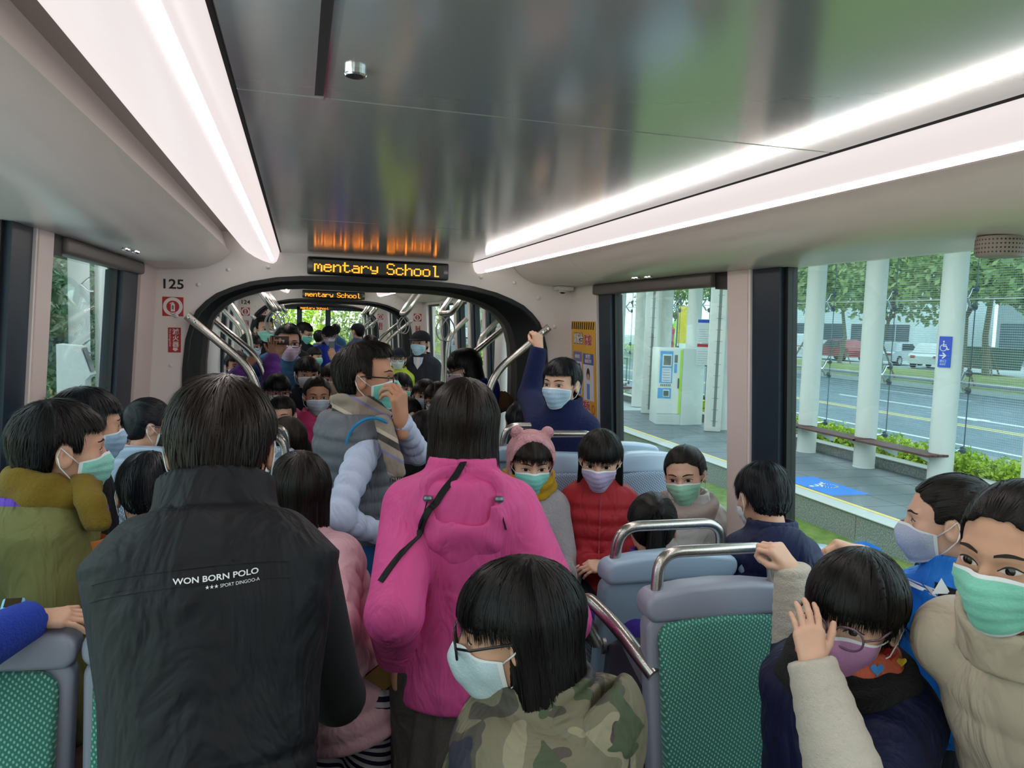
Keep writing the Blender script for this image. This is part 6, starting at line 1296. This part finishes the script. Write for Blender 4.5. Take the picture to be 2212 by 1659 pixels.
worn(I,'fur_trim',lambda Q: elli(Q,dep(1082,868,5.0),(.085,.06,.07))+.006*np.sin(Q[:,0]*300)*np.sin(Q[:,2]*260),dep(1082,868,5.0)-.15,dep(1082,868,5.0)+.15,'brown_fur',.011)
person('girl with round glasses and pale mask left of the pink jacket woman',(946,860,4.55),hs=.205,a=190,ha=200,pitch=6,hair='bob',hairm='hair_brown',mask='#c5d0d6',gl='round',top='dark_navy',lod=1)
person('girl with blue-grey mask half hidden behind the one with round glasses',(917,852,4.85),hs=.205,a=190,ha=185,roll=-8,hair='bob',hairm='hair_brown',mask='#b3c8da',top='dark_navy',lod=1)
I=person('child with close black hair seen from behind beside the scarf fringe',(920,935,3.35),hs=.215,a=20,ha=25,pitch=15,hair='crew',mask=WH,top='charcoal',bulk=.02,hood=1,pose='stand',lod=1,eyes=False)
person('child in dark blue jacket with a green mask behind the grey vest man',(866,835,5.3),hs=.205,a=190,ha=180,hair='bob',mask=GR,top='coat_blue',lod=1)
person('child in blue puffer turned away behind the raised hand',(880,890,4.6),hs=.20,a=60,ha=70,pitch=20,hair='crew',mask=WH,top='coat_blue',bulk=.02,quilt=.006,lod=1)
I=person('child with dark cap and glasses in black and yellow jacket',(860,772,7.4),hs=.205,a=185,ha=190,hair='crew',mask='#c9ccc6',gl='round',top='hi_vis',lod=1); cap(I,'dark_navy')
person('man in slate jacket with his back turned, behind the grey vest man',(800,745,8.4),hs=.235,a=5,ha=10,hair='short',mask=None,top='slate',lod=1,eyes=False)
I=person('person in black cap with orange trim far down on the right',(772,714,11.2),hs=.235,a=-30,ha=-40,hair='crew',mask=WH,top='slate',lod=2); cap(I,'black_cap')
person('person in teal jacket turned away near the cab',(690,727,12.5),hs=.235,a=20,hair='short',mask=None,top='teal_jacket',lod=2,eyes=False)
person('person in blue jacket standing at the cab door',(725,712,14.5),hs=.235,a=0,hair='short',mask=None,top='denim_blue',lod=2,eyes=False)
# scooter rider outside
q=dep(1447,716,24); q[2]=-.2
I=person('scooter rider in pink jacket and white helmet on the road',tuple(V(q[0],q[1],1.33))+(24,),hs=.23,a=-60,pose='sit',floor=-.2,hgt=1.62,hair='crew',mask=WH,top='hot_pink',pants='trousers_dark',lod=2,arms={'L':'front','R':'front'}) if False else person('scooter rider in pink jacket and white helmet on the road',(1447,698,24),hs=.23,a=-60,pose='sit',floor=-.2,hgt=1.62,hair='crew',mask=WH,top='hot_pink',lod=2,arms={'L':'front','R':'front'})
v,F_=nets(lambda P: smax(elli(P,(0,-.03,.13),(.47,.53,.47)),-elli(P,(0,.5,-.05),(.3,.35,.25)),.03),(-.6,-.7,-.5),(.6,.7,.75),.04); o=obj('helmet',qmesh('helmet',v,F_),'sign_white',I['root']); o.matrix_local=I['HL']
t=thing('scooter','dark step-through scooter under the rider in pink','scooter',(I['base'][0],I['base'][1],-.2),math.radians(60)); mat('scooter_paint','#2f6f9c',.3)
MB().prism([(-.75,.35),(-.7,.62),(-.1,.66),(.05,.34),(.35,.32),(.5,.85),(.58,.85),(.52,.3),(-.2,.22)],-.13,.13,'x').build('body','scooter_paint',t,None)
for y in (-.6,.62): w=MB().lathe([(.1,-.05),(.24,-.05),(.25,0),(.24,.05),(.1,.05)],c=(0,y,.25),n=16,axis='x').build('wheel','tyre',t)
MB().tube([(-.3,.46,.98),(0,.52,.95),(.3,.46,.98)],.018,6).build('handlebar','rail_metal',t); MB().rbox((-.13,-.72,.62),(.13,-.05,.72),.03,2).build('saddle','tyre',t)
for px,py,D,w_,h_,mm,lb in ((1482,702,27,.55,1.3,'scarf_yellow','yellow street banner behind the ticket machine'),(1448,722,26,.35,.9,'machine_green','lime green roadside panel behind the ticket machine')):
    q=dep(px,py,D); t=thing('street_banner',lb,'banner',(q[0],q[1],-.2),-.4,'roadside banners'); MB().box((-w_/2,-.02,q[2]+.2-h_/2),(w_/2,.02,q[2]+.2+h_/2)).build('panel',mm,t,None); MB().tube([(-w_/2-.03,0,0),(-w_/2-.03,0,q[2]+.2+h_/2)],.03,6).build('post','rail_metal',t)
# ---- loose things
mat('bag_yellow','#c8962a',.7,bump=.5,bs=14,bd=.02); mat('bag_orange','#b4661e',.7)
q=dep(188,1205,1.76); t=bpy.data.objects.new('drawstring_bag',None); COL.objects.link(t); tag(t,'mustard yellow gathered bag beside the olive jacket','bag'); t.location=q.tolist()
v,F_=nets(lambda Q: smax(elli(Q,(0,0,-.01),(.048,.04,.055))+.003*np.sin(np.arctan2(Q[:,0],Q[:,1])*14),Q[:,2]-.035,.004),(-.07,-.07,-.08),(.07,.07,.06),.006); obj('pouch',qmesh('pouch',v,F_),'bag_yellow',t); MB().lathe([(.040,.02),(.043,.045),(.040,.047),(.032,.03)],n=24,cap=False).build('lining','bag_orange',t,1.5); MB().lathe([(.0455,.005),(.047,.01),(.0455,.015)],n=24,cap=False).build('band','bag_yellow',t,1.5)
mat('phone_gold','#a5804a',.3,.6); pp=tag(MB().rbox((-.036,-.005,-.07),(.036,.005,.07),.004,1).build('mobile_phone','sign_black',None,.6,loc=dep(852,1440,1.95).tolist(),rot=(.5,.7,.3)),'black phone in the hand of the woman in pink','phone'); MB().rbox((-.037,-.0055,-.071),(.037,-.003,.071),.002,1).build('case_edge','phone_gold',pp)
